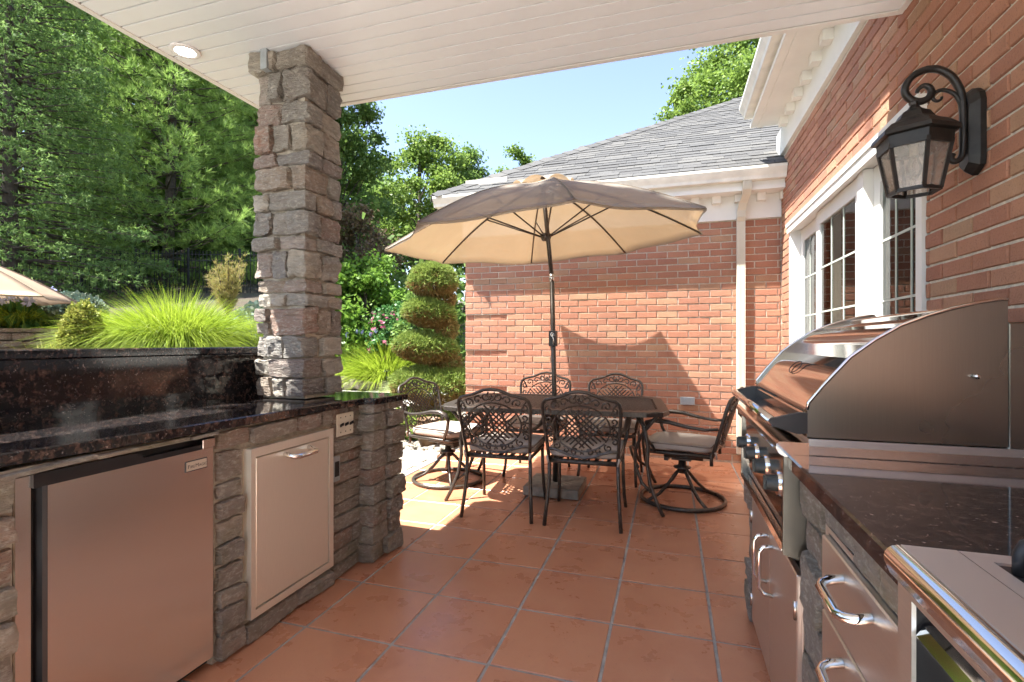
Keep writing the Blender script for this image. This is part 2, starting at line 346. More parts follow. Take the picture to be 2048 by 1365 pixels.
def view(p):
    l = p[0] * CS + p[1] * SN; d = -p[0] * SN + p[1] * CS
    return (1024 + 1001 * l / d, 683 - 1001 * (p[2] - EYE) / d, d) if d > .05 else (9999, 9999, d)
def big_mesh(name, V, F, mat, parent=None, world=True, kind=None):       # numpy verts (n,3) and faces (m,k)
    me = bpy.data.meshes.new(name); k = F.shape[1]
    me.vertices.add(len(V)); me.vertices.foreach_set('co', V.astype(np.float32).ravel())
    me.loops.add(F.size); me.loops.foreach_set('vertex_index', F.astype(np.int32).ravel())
    me.polygons.add(len(F)); me.polygons.foreach_set('loop_start', np.arange(0, F.size, k, dtype=np.int32))
    me.update(calc_edges=True); me.materials.append(M[mat])
    o = bpy.data.objects.new(name, me); link(o, parent, world)
    if kind: o['kind'] = kind
    return o

_bc = {}
def block_mesh(sx, sy, sz, seed, mat, rough=.12, cuts=2, round_=.07):
    """rough-hewn block centred on its origin"""
    bm = bmesh.new(); bmesh.ops.create_cube(bm, size=1)
    bmesh.ops.subdivide_edges(bm, edges=bm.edges[:], cuts=cuts, use_grid_fill=True)
    mn = min(sx, sy, sz); rr = mn * round_; o1 = Vector((seed * 7.3, seed * 1.7, seed * 3.1)); o2 = Vector((seed * 2.3, seed * 5.7, seed * 9.1))
    sk = [mnoise.noise(o1 + Vector((k * 3.7, 0, 0))) * .09 for k in range(6)]
    for v in bm.verts:
        u = v.co * 2
        u = Vector([math.copysign(abs(c) ** .8, c) for c in u])          # crowd the grid towards the edges
        p = Vector((u.x * sx / 2, u.y * sy / 2, u.z * sz / 2)); h = Vector((sx / 2, sy / 2, sz / 2))
        q = Vector([max(-(h[i] - rr), min(h[i] - rr, p[i])) for i in range(3)]); dlt = p - q
        if dlt.length > 1e-6: p = q + dlt.normalized() * rr
        p = Vector((p.x * (1 + sk[0] * u.z + sk[4] * u.y), p.y * (1 + sk[1] * u.z + sk[5] * u.x), p.z * (1 + sk[2] * u.x + sk[3] * u.y)))
        nz = mnoise.noise_vector(p * 9 + o1); nb = mnoise.noise_vector(p * 28 + o2); nc = mnoise.noise_vector(p * 65 + o1)
        v.co = p + (nz * .6 + nb * .7 + nc * .45) * rough * mn * 1.0
    me = bpy.data.meshes.new('stone'); bm.to_mesh(me); bm.free()
    me.polygons.foreach_set('use_smooth', [cuts < 3] * len(me.polygons)); me.materials.append(M[mat]); return me
def put_stone(x0, x1, y0, y1, z0, z1, parent, mat='stone', name='stone', rough=.15, cuts=5, world=True, tilt_=.028):
    put_stone.k += 1
    me = block_mesh(abs(x1 - x0), abs(y1 - y0), abs(z1 - z0), put_stone.k, mat, rough, cuts)
    return place(name, me, ((x0 + x1) / 2, (y0 + y1) / 2, (z0 + z1) / 2), parent, (random.gauss(0, tilt_), random.gauss(0, tilt_), random.gauss(0, tilt_)), world=world)
put_stone.k = 0

# ------------------------------------------------------------------ terrain
def sstep(a, b, x):
    t = max(0., min(1., (x - a) / (b - a))); return t * t * (3 - 2 * t)
def height(x, y):
    l = x * CS + y * SN; d = max(.1, -x * SN + y * CS)
    wl = sstep(0, 1, (-l - .37 * d) / (.10 * d + .25)) * sstep(-2.62, -3.0, x)
    zl = float(np.interp(d, [0, 6.3, 6.55, 9, 13, 25, 60], [.95, 1.02, 1.34, 1.75, 2.5, 5, 9]))
    zr = float(np.interp(d, [0, 12.6, 14, 18, 30, 60], [-.035, -.035, .12, .9, 3, 6]))
    if x > -2.6 and y < 9: zr = min(zr, -.035)
    if y < -.6: zl = zl * sstep(-2.4, -.9, y) - .1 * (1 - sstep(-2.4, -.9, y))
    z = wl * zl + (1 - wl) * zr
    return z + (.05 * mnoise.noise(Vector((x * .6, y * .6, 0))) if z > .05 else 0)
g = np.concatenate([-np.geomspace(420, 9, 22), np.linspace(-8.6, 8.6, 60), np.geomspace(9, 420, 22)])
gx = g - 3.; gy = g + 6.
n = len(g); V = np.array([(x, y, height(x, y)) for y in gy for x in gx]); ii = np.arange(n - 1)
F = np.array([(j * n + i, j * n + i + 1, (j + 1) * n + i + 1, (j + 1) * n + i) for j in range(n - 1) for i in range(n - 1)])
o = big_mesh('ground', V, F, 'soil'); tag(o, kind='structure'); o.data.polygons.foreach_set('use_smooth', [True] * len(o.data.polygons))

# ------------------------------------------------------------------ tiled patio
TS = .4075; TX0, TY0 = -.2372, 2.1535
patio = B(-2.235, 1.03, .335, 5.37, -.033, -.004).build('patio_floor', 'grout'); tag(patio, kind='structure')
tiles = {}
def tile_mesh(w, h):
    k = (round(w, 3), round(h, 3))
    if k not in tiles:
        mb = MB().box(-w / 2, w / 2, -h / 2, h / 2, -.012, 0, b=.0022); tiles[k] = mb.mesh('tile', M['tile'])
    return tiles[k]
for i in range(-5, 4):
    for j in range(-11, 9):
        xs = sorted((max(-2.228, TX0 + i * TS + .0065), min(1.025, TX0 + (i + 1) * TS - .0065)))
        ys = sorted((max(.34, TY0 + j * TS + .0065), min(5.365, TY0 + (j + 1) * TS - .0065)))
        if TX0 + i * TS > 1.0 or TX0 + (i + 1) * TS < -2.2 or TY0 + j * TS > 5.34 or TY0 + (j + 1) * TS < .36: continue
        place('tile', tile_mesh(xs[1] - xs[0], ys[1] - ys[0]), ((xs[0] + xs[1]) / 2, (ys[0] + ys[1]) / 2, random.uniform(-.001, .001)), patio,
              (random.gauss(0, .0012), random.gauss(0, .0012), random.gauss(0, .001)))
B(-2.252, -2.2365, 2.6, 5.37, -.03, .003).build('edge_trim', 'galv', patio)

# ------------------------------------------------------------------ paver path, gravel, deck, pond
path = B(-5.6, -2.256, 1.2, 4.62, -.05, -.022).build('paver_path', 'grout'); tag(path, kind='structure')
pm = [MB().box(-.098, .098, -.068, .068, -.03, 0, b=.006).mesh('paver', M['paver']) for _ in range(1)]
for j in range(14):
    for i in range(10):
        place('paver', pm[0], (-2.37 - i * .205 - (.1 if j % 2 else 0), 2.7 + j * .143, -.008 + random.uniform(-.003, .003)), path, (random.gauss(0, .01), random.gauss(0, .01), random.gauss(0, .01)))
path2 = B(-5.4, -2.7, 6.15, 7.6, -.05, -.02).build('flagstone_path', 'grout'); tag(path2, kind='structure')
for j in range(5):
    for i in range(8):
        x = -2.9 - i * .33 - (.15 if j % 2 else 0); y = 6.3 + j * .28
        me = block_mesh(.31, .26, .05, 300 + i * 7 + j, 'paver', .10, 2); place('paver', me, (x, y, -.018), path2)
edge = thing('garden_edging', (-3.2, 4.66, 0), 'low grey concrete kerb between the paver path and the river stone bed', 'kerb')
for i in range(9):
    put_stone(-2.26 - i * .26, -2.51 - i * .26, 4.615, 4.715, -.05, .05, edge, 'concrete', 'kerb_block', .06, 3)
# river stones
base = [block_mesh(1, random.uniform(.6, .95), random.uniform(.45, .7), 500 + i, 'pebble', .16, 1, .45) for i in range(8)]
pv, pf, o0 = [], [], 0
bv = []
for me in base:
    a = np.empty(len(me.vertices) * 3); me.vertices.foreach_get('co', a); bv.append((a.reshape(-1, 3), np.array([p.vertices[:] for p in me.polygons])))
def pebbles(n, fn, s0, s1):
    global o0
    for _ in range(n):
        x, y, z = fn(); v, f = bv[random.randrange(8)]; s = random.uniform(s0, s1)
        e = Matrix.Rotation(random.uniform(0, 6.3), 3, 'Z') @ Matrix.Rotation(random.gauss(0, .4), 3, 'X')
        pv.append(v @ np.array(e).T * s + np.array([x, y, z + s * .2])); pf.append(f + o0); o0 += len(v)
pebbles(1700, lambda: (random.uniform(-5.2, -2.28), random.uniform(4.73, 6.15), -.03 + random.random() * .035), .04, .10)
pebbles(900, lambda: (random.uniform(-5.2, -2.3), random.uniform(7.6, 9.6), -.03), .04, .09)
pebbles(700, lambda: tuple(plan(random.uniform(-6.2, -2.4), random.uniform(12.5, 13.3), random.uniform(-.04, .05))), .05, .13)
tag(big_mesh('river_stones', np.concatenate(pv), np.concatenate(pf), 'pebble'), kind='stuff', label='rounded tan and grey river stones filling the beds beside the paver path', cat='gravel')
dk = MB(); a, b_, c_, d_ = plan(-9, 9.8), plan(-1.5, 9.8), plan(-1.5, 12.5), plan(-9, 12.5)
dk.add([(p.x, p.y, z) for z in (-.06, -.015) for p in (a, b_, c_, d_)], [(4, 5, 6, 7), (0, 1, 5, 4), (1, 2, 6, 5), (2, 3, 7, 6), (3, 0, 4, 7)])
tag(dk.build('concrete_deck', 'concrete'), kind='structure')
wt = MB(); pts = [plan(-4.6 + 1.6 * math.cos(t), 14.3 + .8 * math.sin(t), .17) for t in np.linspace(0, 6.283, 25)[:-1]]
wt.add(pts + [p - Vector((0, 0, .15)) for p in pts], [tuple(range(24))] + [(i, (i + 1) % 24, (i + 1) % 24 + 24, i + 24) for i in range(24)])
tag(wt.build('pond_water', 'water'), kind='structure')
tag(B(-14, 1.0, -14, .3345, -.06, -.008).build('bounce_terrace', 'concrete'), kind='structure')  # unseen ground behind the viewpoint, added to bounce neutral light under the porch

# ------------------------------------------------------------------ house
XW, YB, XL = 1.02, 5.36, -2.26            # side wall plane, wing wall plane, wing's free end
house = thing('brick_house', (XW, YB, 0), 'red brick house with low wing, white cornice and grey shingle roof', 'house')
PIECES = []                                # (size on the picture, name, mesh verts/faces getter, location, z rotation, parent)
side = B(XW + .008, XW + .25, -3.2, 2.50, -.03, 3.3).box(XW + .008, XW + .25, 2.50, 4.99, -.03, .985).box(XW + .008, XW + .25, 2.50, 4.99, 2.225, 3.3).box(XW + .008, XW + .25, 4.99, YB + .008, -.03, 3.3).build('side_wall', 'mortar', house)
wing_mb = B(XL + .004, XW + .008, YB + .026, YB + 4.5, -.03, 2.7).box(XL + .508, XW + .008, YB + .008, YB + .0262, -.03, 2.7)
for k_ in range(-1, 7): wing_mb.box(XL + .004, XL + .5085, YB + .0079, YB + .0261, max(-.03, .015 + (6 * k_ + 4) * .0677 - .006), .015 + (6 * k_ + 9) * .0677 - .005)
wing = wing_mb.build('wing_wall', 'mortar', house)
BW, BH, GAP = .2032, .0677, .0098
bricks = {}
def brick_mesh(w):
    k = round(w, 3)
    if k not in bricks:
        l = []
        for s in range(4):
            h = BH - GAP; rr = random.Random(k * 1000 + s); j = lambda: rr.uniform(-.0012, .0012)
            b_ = .0035; o_ = [(-w / 2, -h / 2), (w / 2, -h / 2), (w / 2, h / 2), (-w / 2, h / 2)]
            v = [(x + j(), .03, z + j()) for x, z in o_] + [(x + j(), b_, z + j()) for x, z in o_] + [(x * (1 - 2 * b_ / w) + j(), j(), z * (1 - 2 * b_ / h) + j()) for x, z in o_]
            f = [(8, 9, 10, 11)] + [(4 + i, 4 + (i + 1) % 4, 8 + (i + 1) % 4, 8 + i) for i in range(4)] + [(i, (i + 1) % 4, 4 + (i + 1) % 4, 4 + i) for i in range(4)]
            l.append((v, f))
        bricks[k] = l
    return random.choice(bricks[k]), k
def wall_bricks(parent, u0, u1, z0, z1, to_world, rot, holes, hide, recess=None):
    r = 0; z = z0
    while z + BH <= z1 + .02:
        u = u0 - (BW / 2 if r % 2 else 0)
        while u < u1 - .01:
            spans = [(max(u, u0), min(u + BW, u1))]
            for (a, b_, c, d) in holes:
                if z + BH * .6 > c and z + BH * .4 < d:
                    spans = [q for s in spans for q in ((s[0], min(s[1], a)), (max(s[0], b_), s[1])) if q[1] - q[0] > 0]
            for s in spans:
                w = s[1] - s[0] - GAP
                if w < .006: continue
                uc = (s[0] + s[1]) / 2; dep = random.gauss(0, .0012) + (recess(uc, r) if recess else 0)
                p = to_world(uc, dep, z + BH / 2); q = view(p)
                vis = 0 if (hide(uc, z) or not (-20 < q[0] < 2068 and -20 < q[1] < 1385)) else w / q[2] ** 2
                PIECES.append((vis, brick_mesh(w), p, rot, parent))
            u += BW
        z += BH; r += 1
WIN = (2.52, 4.97, .985, 2.225)
wall_bricks(side, -3.0, YB - .001, .02, 2.955, lambda u, d, z: Vector((XW + d, u, z)), R(-90), [WIN], lambda u, z: z < 1.02 and u < 2.5 or u < 1.0 or z > 2.9 or u > 4.9)
wall_bricks(wing, XL, XW, .015, 2.40, lambda u, d, z: Vector((u, YB + d, z)), 0., [], lambda u, z: z < .3 and u < .2 or u < -2.2 and z > 2,
            lambda u, r: .016 if (u < XL + .45 and r % 6 == 3) else 0.)
PIECES.sort(key=lambda q: -q[0])
bm_cache = {}
rest = {side: MB(), wing: MB()}
for i, (vis, ((v, f), k), p, rot, par) in enumerate(PIECES):
    if i < 300:
        key = (k, v[0][0])
        if key not in bm_cache: mb = MB(); mb.add(v, f); bm_cache[key] = mb.mesh('brick', M['brick'])
        place('brick', bm_cache[key], p, par, (0, 0, rot))
    else:
        mt = Matrix.Rotation(rot, 3, 'Z'); rest[par].add([mt @ Vector(q) + p for q in v], f)
allrest = MB(); allrest.add(rest[side].v, rest[side].f); allrest.add(rest[wing].v, rest[wing].f)
tag(allrest.build('brick_field', 'brick', house), kind='stuff')

# wing cornice: frieze, dentils, soffit, gutter
GY = YB - .27                                            # outer face of wing gutter
B(XL - .02, XW - .002, YB - .022, YB + .02, 2.39, 2.62).build('frieze', 'white', house)
B(XL - .26, XW - .003, GY + .07, YB + .02, 2.62, 2.66).build('soffit', 'white', house)
B(XL - .26, XW - .003, GY + .085, GY + .115, 2.655, 2.80).build('fascia', 'white', house)
def gutter_profile(x, z, s):                             # k-style, x outward by s
    return [(x, z), (x - s * .075, z), (x - s * .082, z + .03), (x - s * .10, z + .06), (x - s * .115, z + .09), (x - s * .115, z + .115), (x - s * .108, z + .115), (x - s * .10, z + .095), (x - s * .085, z + .06), (x - s * .07, z + .012), (x - s * .006, z + .012), (x - s * .006, z + .115), (x, z + .115)]
MB().extrude(gutter_profile(GY + .085, 2.70, 1), XL - .27, XW - .004, 'x').build('gutter', 'gutter', house)
for i in range(17):
    x = XL + .06 + i * .2
    B(x, x + .075, YB - .085, YB - .0225, 2.55, 2.6195).build('dentil', 'white', house)
# main eave along the side wall
GX = .66
B(XW - .022, XW + .02, -3.2, YB + .1, 2.958, 3.2).build('frieze', 'white', house)
B(GX + .06, XW + .02, -3.2, YB - .2, 3.2, 3.235).build('soffit', 'white', house)
B(GX + .075, GX + .105, -3.2, YB - .2, 3.232, 3.40).build('fascia', 'white', house)
MB().extrude([(b_[0], b_[1]) for b_ in gutter_profile(GX + .075, 3.27, 1)], -3.2, YB - .24, 'y').build('gutter', 'gutter', house)
B(GX + .12, GX + .165, -3.2, YB - .21, 3.19, 3.1995).build('moulding', 'white', house)
for i in range(20):
    y = YB - .32 - i * .26
    B(XW - .085, XW - .0225, y - .08, y, 3.13, 3.1995).build('dentil', 'white', house)
# main roof slope above the eave
mr = MB(); mr.extrude([(GX + .03, 3.40), (GX + .05, 3.44), (6.0, 7.0), (6.0, 6.9), (GX + .11, 3.37)], -3.3, YB - .18, 'y'); mr.build('main_roof', 'shingle', house)
# wing roof with single shingles
PIT = .618; RX0, RY0, RZ0 = XL - .27, GY + .02, 2.815
cr, sr = math.cos(math.atan(PIT)), math.sin(math.atan(PIT))
roof = MB(); t = 4.6
roof.add([(RX0, RY0, RZ0 - .02), (XW + 3.2, RY0, RZ0 - .02), (XW + 3.2, RY0 + t, RZ0 - .02 + PIT * t), (RX0 + t, RY0 + t, RZ0 - .02 + PIT * t), (RX0, RY0 + 2 * t, RZ0 - .02)],
         [(0, 1, 2, 3), (0, 3, 4)])
roof = roof.build('wing_roof', 'shingle', house)
sh = []; row = 0; EXP = .120; s_ = 0.
shm = {}
def shingle_mesh(w):
    w = round(w * 50) / 50
    if w not in shm: shm[w] = MB().box(-w / 2 + .0015, w / 2 - .0015, -.01, .22, 0, .010).mesh('shingle', M['shingle'])
    return shm[w]
lst = []
while s_ < 5.2:
    y = RY0 + s_ * cr; z = RZ0 + s_ * sr; xl = RX0 + s_ * cr; x = xl + random.uniform(-.1, .1)
    while x < min(3.6, xl + 8) and x < 1.0 + max(0, s_ * .9):
        w = random.choice((.14, .18, .22, .26, .30)); xc = x + w / 2
        p = Vector((xc, y, z)); q = view(p); lst.append((w / q[2] ** 2 if q[0] < 1560 and xc - w / 2 > xl - .01 else 0, w, p)); x += w
    s_ += EXP
lst.sort(key=lambda q: -q[0]); rest_sh = MB()
tilt = math.atan(PIT) - .045
for i, (vis, w, p) in enumerate(lst):
    p = p + Vector((0, -sr, cr)) * (.012 + random.uniform(0, .006))
    if i < 300: place('shingle', shingle_mesh(w), p, roof, (tilt, 0, 0))
    else:
        mt = Matrix.Rotation(tilt, 3, 'X'); me = shingle_mesh(w); rest_sh.add([mt @ v.co + p for v in me.vertices], [q.vertices[:] for q in me.polygons])
tag(rest_sh.build('shingle_field', 'shingle', roof), kind='stuff')
hipd = Vector((1, 1, PIT)).normalized(); hx = Vector((1, -1, 0)).normalized(); hz = hx.cross(hipd)
if hz.z < 0: hz = -hz
cap = MB().obox((0, .13, .012), (.13, 0, -.035), (0, .17, .0), (0, 0, .007)).mesh('hip_cap', M['shingle'])
cap = MB()
for s in (-1, 1): cap.add([(0, -.02, .03), (s * .125, -.02, -.035), (s * .125, .3, -.045), (0, .3, .02), (0, -.02, .018), (s * .125, -.02, -.047)], [(0, 1, 2, 3), (0, 1, 5, 4)])
cap = cap.mesh('hip_cap', M['shingle'])
rotm = Matrix((hx, hipd, hz)).transposed()
for i in range(34):
    o = place('hip_cap', cap, Vector((RX0, RY0, RZ0 + .02)) + hipd * (i * .19), roof, rotm.to_euler())
# flashing under the main eave
# downspout
dsp = MB()
def ds_sweep(pts, w=.075, dpt=.055):
    prev = None
    for k, p in enumerate(pts):
        a = Vector(p); n_ = 14; ring = []
        for i in range(n_): ring.append(a + Vector((-w / 2 + w * i / (n_ - 1), -(dpt + (.004 if i % 2 else 0)), 0)))
        ring += [a + Vector((w / 2, 0, 0)), a + Vector((-w / 2, 0, 0))]; m_ = len(ring)
        if prev: dsp.add(prev + ring, [(i, (i + 1) % m_, (i + 1) % m_ + m_, i + m_) for i in range(m_)])
        prev = ring
DX = .69
ds_sweep([(DX, GY + .075, 2.71), (DX, GY + .075, 2.655), (DX, GY + .08, 2.62), (DX, GY + .12, 2.58), (DX - .02, GY + .2, 2.52), (DX - .03, YB - .03, 2.46), (DX - .03, YB - .028, 2.40), (DX - .03, YB - .004, 2.36), (DX - .03, YB - .004, .1)])
dsp.build('downspout', 'downspout', house)
# window in the side wall: three lights, the middle sash forward
win = B(XW - .012, XW + .10, 2.521, 2.575, .985, 2.165).box(XW - .012, XW + .10, 4.915, 4.969, .985, 2.165).box(XW - .014, XW + .10, 2.521, 4.969, 2.165, 2.224).box(XW - .03, XW + .10, 2.50, 4.99, .94, .985).build('window', 'sash', house)
B(XW - .026, XW + .0, 2.50, 4.99, 2.15, 2.23).box(XW - .034, XW - .0265, 2.495, 4.995, 2.205, 2.235).build('window_head', 'sash', win)
def light(y0, y1, x, z0, z1, blind):
    st = .085
    MB().box(x, x + .035, y0, y0 + st, z0, z1).box(x, x + .035, y1 - st, y1, z0, z1).box(x, x + .035, y0 + st, y1 - st, z1 - .10, z1).box(x, x + .035, y0 + st, y1 - st, z0, z0 + .1).build('sash', 'sash', win)
    B(x + .014, x + .020, y0 + st, y1 - st, z0 + .1, z1 - .1).build('pane', 'glass', win)
    mu = MB(); yc = (y0 + y1) / 2
    for k in (1, 2): mu.box(x + .009, x + .0136, y0 + st, y1 - st, z0 + .1 + k * (z1 - z0 - .2) / 3 - .006, z0 + .1 + k * (z1 - z0 - .2) / 3 + .006)
    for k in (1, 2): yy = y0 + st + k * (y1 - y0 - 2 * st) / 3; mu.box(x + .0088, x + .0137, yy - .005, yy + .005, z0 + .1, z1 - .1)
    mu.build('muntin', 'muntin', win)
    if blind:
        bl = MB(); z = z0 + .1
        while z < z1 - .1: bl.obox((x + .062, yc, z), (.011, 0, .004), (0, (y1 - y0) / 2 - st, 0), (0, 0, .0006)); z += .021
        bl.build('blind', 'blind', win)
light(2.576, 3.26, XW + .062, .99, 2.16, False); light(3.36, 4.28, XW + .03, .99, 2.16, True); light(4.20, 4.914, XW + .0665, .99, 2.16, False)
B(XW + .012, XW + .095, 3.262, 3.358, .99, 2.16).build('mullion', 'sash', win)
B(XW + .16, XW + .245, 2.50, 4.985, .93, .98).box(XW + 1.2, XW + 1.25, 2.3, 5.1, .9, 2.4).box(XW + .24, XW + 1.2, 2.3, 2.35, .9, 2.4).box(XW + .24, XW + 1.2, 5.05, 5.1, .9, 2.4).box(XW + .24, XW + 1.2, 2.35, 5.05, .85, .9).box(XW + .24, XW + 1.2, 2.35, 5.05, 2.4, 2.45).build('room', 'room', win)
B(.10, .24, YB - .02, YB - .002, .555, .635, b=.004).build('outlet_box', 'galv', house)

PYB = .0                                 # unseen rear edge of the porch roof, set short to let sun bounce in
# ------------------------------------------------------------------ porch roof with boarded ceiling
PX0, PY1, PZ = -2.53, 2.72, 2.70
porch = thing('porch_roof', (-.75, 0, PZ), 'flat white board ceiling of the porch over the outdoor kitchen', 'porch roof')
B(PX0 + .004, XW - .004, PYB, PY1 - .004, PZ + .036, PZ + .24).build('roof_slab', 'white', porch)
NB = int((PY1 - PYB) / .088)
bme = MB(); L = XW - .006 - (PX0 + .03)
bme.extrude([(-.0405, 0), (.0380, 0), (.0405, .004), (.0405, .030), (.0435, .030), (.0435, .034), (-.0435, .034), (-.0435, .030), (-.0405, .030)], -L / 2, L / 2, 'x')
bme = bme.mesh('board', M['ceiling'])
for i in range(NB):
    place('board', bme, ((PX0 + .03 + XW - .006) / 2, PY1 - .032 - (i + .5) * .088, PZ), porch, (0, 0, 0))
MB().extrude([(PX0, PZ + .24), (PX0, PZ - .006), (PX0 + .03, PZ - .006), (PX0 + .03, PZ + .0), (PX0 + .006, PZ + .001), (PX0 + .006, PZ + .24)], PYB, PY1, 'y').build('edge_trim', 'white', porch)
MB().extrude([(PY1, PZ + .24), (PY1, PZ - .005), (PY1 - .032, PZ - .005), (PY1 - .032, PZ + .001), (PY1 - .006, PZ + .001), (PY1 - .006, PZ + .24)], PX0 + .0302, XW - .006, 'x').build('edge_trim', 'white', porch)
MB().extrude([(XW - .0045, PZ - .006), (XW - .03, PZ - .006), (XW - .03, PZ - .001), (XW - .0045, PZ - .001)], PYB, PY1 - .033, 'y').build('edge_trim', 'white', porch)
lamp = thing('recessed_light', (-2.383, 1.954, PZ), 'round lit recessed light in the white board ceiling', 'ceiling light')
MB().lathe([(.045, -.001), (.070, -.001), (.072, -.006), (.068, -.010), (.052, -.013), (.045, -.008)], (-2.383, 1.954, PZ), 32).build('trim_ring', 'ring', lamp)
MB().lathe([(.0, -.009), (.0495, -.009), (.0495, -.0075), (.0, -.0075)], (-2.383, 1.954, PZ), 32).build('lens', 'led', lamp)

# ------------------------------------------------------------------ stone column on the bar
column = thing('stone_column', (-1.93, 2.25, .9), 'tall square stone column standing on the granite counter under the porch corner', 'column')
CX0, CX1, CY0, CY1 = -2.055, -1.79, 2.135, 2.375
B(CX0, CX1, CY0, CY1, .902, PZ - .003).build('mortar_core', 'stone_mortar', column)
z = .912; r = 0; rs = random.Random(21)
while z < PZ - .05:
    h = rs.choice((.075, .10, .115, .13, .145)); cap_ = False
    if z + h > PZ - .16: h = PZ - .105 - z if PZ - .105 - z > .05 else PZ - .01 - z
    if z > PZ - .12: h = PZ - .004 - z; cap_ = True
    o_ = .018 if cap_ else .0
    pr = lambda: rs.uniform(.014, .046) + o_
    zz0, zz1 = z + .006, z + h - .006
    lf = rs.uniform(.35, .75); k = rs.uniform(.06, .12)
    if r % 2:   # corner stone long on the front
        xs = CX1 - (CX1 - CX0) * lf; put_stone(xs, CX1 + pr(), CY0 - pr(), CY0 + k, zz0, zz1, column)
        if h > .11 and rs.random() < .6:
            zm = z + h * rs.uniform(.42, .6); put_stone(CX0 - pr() * .8, xs - .012, CY0 - pr(), CY0 + .1, zz0, zm - .006, column); put_stone(CX0 - pr() * .8, xs - .012, CY0 - pr(), CY0 + .1, zm + .004, zz1, column)
        else: put_stone(CX0 - pr() * .8, xs - .012, CY0 - pr(), CY0 + .1, zz0, zz1, column)
        ys = CY0 + k + .012
    else:       # corner stone long on the side
        ysl = CY0 + (CY1 - CY0) * lf; put_stone(CX1 - k, CX1 + pr(), CY0 - pr(), ysl, zz0, zz1, column)
        m_ = CX0 + rs.uniform(.04, .08)
        if rs.random() < .7:
            put_stone(m_ + .012, CX1 - k - .012, CY0 - pr(), CY0 + .05, zz0, zz1, column); put_stone(CX0 - pr() * .8, m_, CY0 - pr(), CY0 + .1, zz0, zz1, column)
        else: put_stone(CX0 - pr() * .8, CX1 - k - .012, CY0 - pr(), CY0 + .1, zz0, zz1, column)
        ys = ysl + .012
    if CY1 - ys > .16 and rs.random() < .6:
        ym = ys + (CY1 - ys) * rs.uniform(.5, .7); put_stone(CX1 - .05, CX1 + pr(), ys, ym, zz0, zz1, column); ys = ym + .012
    put_stone(CX1 - .08, CX1 + pr(), ys, CY1 + pr() * .7, zz0, zz1, column)
    put_stone(CX0 - pr(), CX0 + .1, CY0 + .11, CY1 + pr(), zz0, zz1, column); put_stone(CX0 + .11, CX1 - .09, CY1 - .05, CY1 + pr(), zz0, zz1, column)
    z += h; r += 1
MB().box(-2.005, -1.965, 2.06, 2.10, PZ - .105, PZ - .002, b=.002).box(-2.02, -1.985, 2.075, 2.085, PZ - .03, PZ - .004).build('metal_bracket', 'galv', column)

# ------------------------------------------------------------------ left bar: stone base, granite counter, raised bar
bar = thing('outdoor_bar', (-1.9, 1.2, 0), 'L-shaped stone bar with dark granite counter and raised ledge', 'bar counter')
FX = -1.615                                     # face of the mortar
core = B(-2.3, FX, -1.6, .842, .002, .868).box(-2.3, FX, 1.432, 2.56, .002, .868).box(-2.3, -2.19, .80, 1.432, .002, .868).box(-2.3, FX - .004, .80, 1.432, .848, .868).build('mortar_core', 'stone_mortar', bar)
B(FX - .05, -1.535, 2.35, 2.575, .002, .868).build('mortar_core', 'stone_mortar', bar)
B(FX - .012, FX + .010, .843, .876, .003, .845).build('side_filler', 'steel_h', bar)
def cnt(y0, y1, x0, x1, zf, zb, th=.036, b=.004):          # granite slab with a gentle fall
    mb = MB().box(0, x1 - x0, 0, y1 - y0, -th, 0, b=b)
    mb.v = [(x + x0, y + y0, z + zf + (zb - zf) * y / (y1 - y0)) for x, y, z in mb.v]; return mb
slab = MB(); th = .034
outl = [(-2.16, -1.6), (-1.66, -1.6), (-1.64, .4), (-1.588, 1.2), (-1.56, 2.318), (-1.495, 2.325), (-1.475, 2.63), (-2.34, 2.66), (-2.34, 2.29), (-2.16, 2.29)]
zt = lambda y: .926 - .0135 * max(0, min(2.66, y))
slab.v = []; m_ = len(outl)
slab.add([(x, y, zt(y) - th) for x, y in outl] + [(x, y, zt(y) - .004) for x, y in outl], [(i, (i + 1) % m_, (i + 1) % m_ + m_, i + m_) for i in range(m_)] + [tuple(range(m_))[::-1]])
cx_, cy_ = -1.9, .6
ins = [(x + (.004 if x < -2 else -.004), y + (.004 if y < 1 and y < -1 else -.004 if y > 2.5 else 0), zt(y)) for x, y in outl]
slab.add([(x, y, zt(y) - .004) for x, y in outl] + ins, [(i, (i + 1) % m_, (i + 1) % m_ + m_, i + m_) for i in range(m_)] + [tuple(range(m_, 2 * m_))])
slab.build('countertop', 'granite', bar)
cnt(-1.6, 2.288, -2.19, -2.15, 1.142, 1.132, .25, .002).build('backsplash', 'granite', bar)
cnt(-1.6, 2.30, -2.46, -2.115, 1.180, 1.168, .036, .005).build('bar_ledge', 'granite', bar)
B(-2.44, -2.20, -1.6, 2.28, -.03, 1.128).build('mortar_core', 'stone_mortar', bar)
rs = random.Random(5)
def clad(y0, y1, z0, z1, x, rows=None, wmin=.1, wmax=.24, mat='stone_low', hmin=.06, hmax=.11, dep=.035, cuts=4):
    z = z0; first = True
    while z < z1 - .02:
        h = rs.uniform(hmin, hmax)
        if z1 - z - h < hmin * .8: h = z1 - z
        y = y0; 
        while y < y1 - .02:
            w = rs.uniform(wmin, wmax)
            if y1 - y - w < wmin * .7: w = y1 - y
            put_stone(x - .035, x + dep * rs.uniform(.55, 1.15), y + .005, y + w - .005, z + .005, z + h - .006, bar, mat, 'stone', .11, cuts)
            y += w
        z += h
clad(1.437, 1.555, .005, .79, FX, None, .11, .13)
clad(1.437, 2.09, .79, .866, FX, None, .12, .26, hmin=.07, hmax=.08)
clad(1.555, 2.09, .004, .082, FX, None, .22, .3, hmin=.07, hmax=.09)
clad(2.10, 2.345, .005, .70, FX, None, .12, .24)
clad(2.10, 2.345, .70, .866, FX, None, .07, .11, dep=.012)
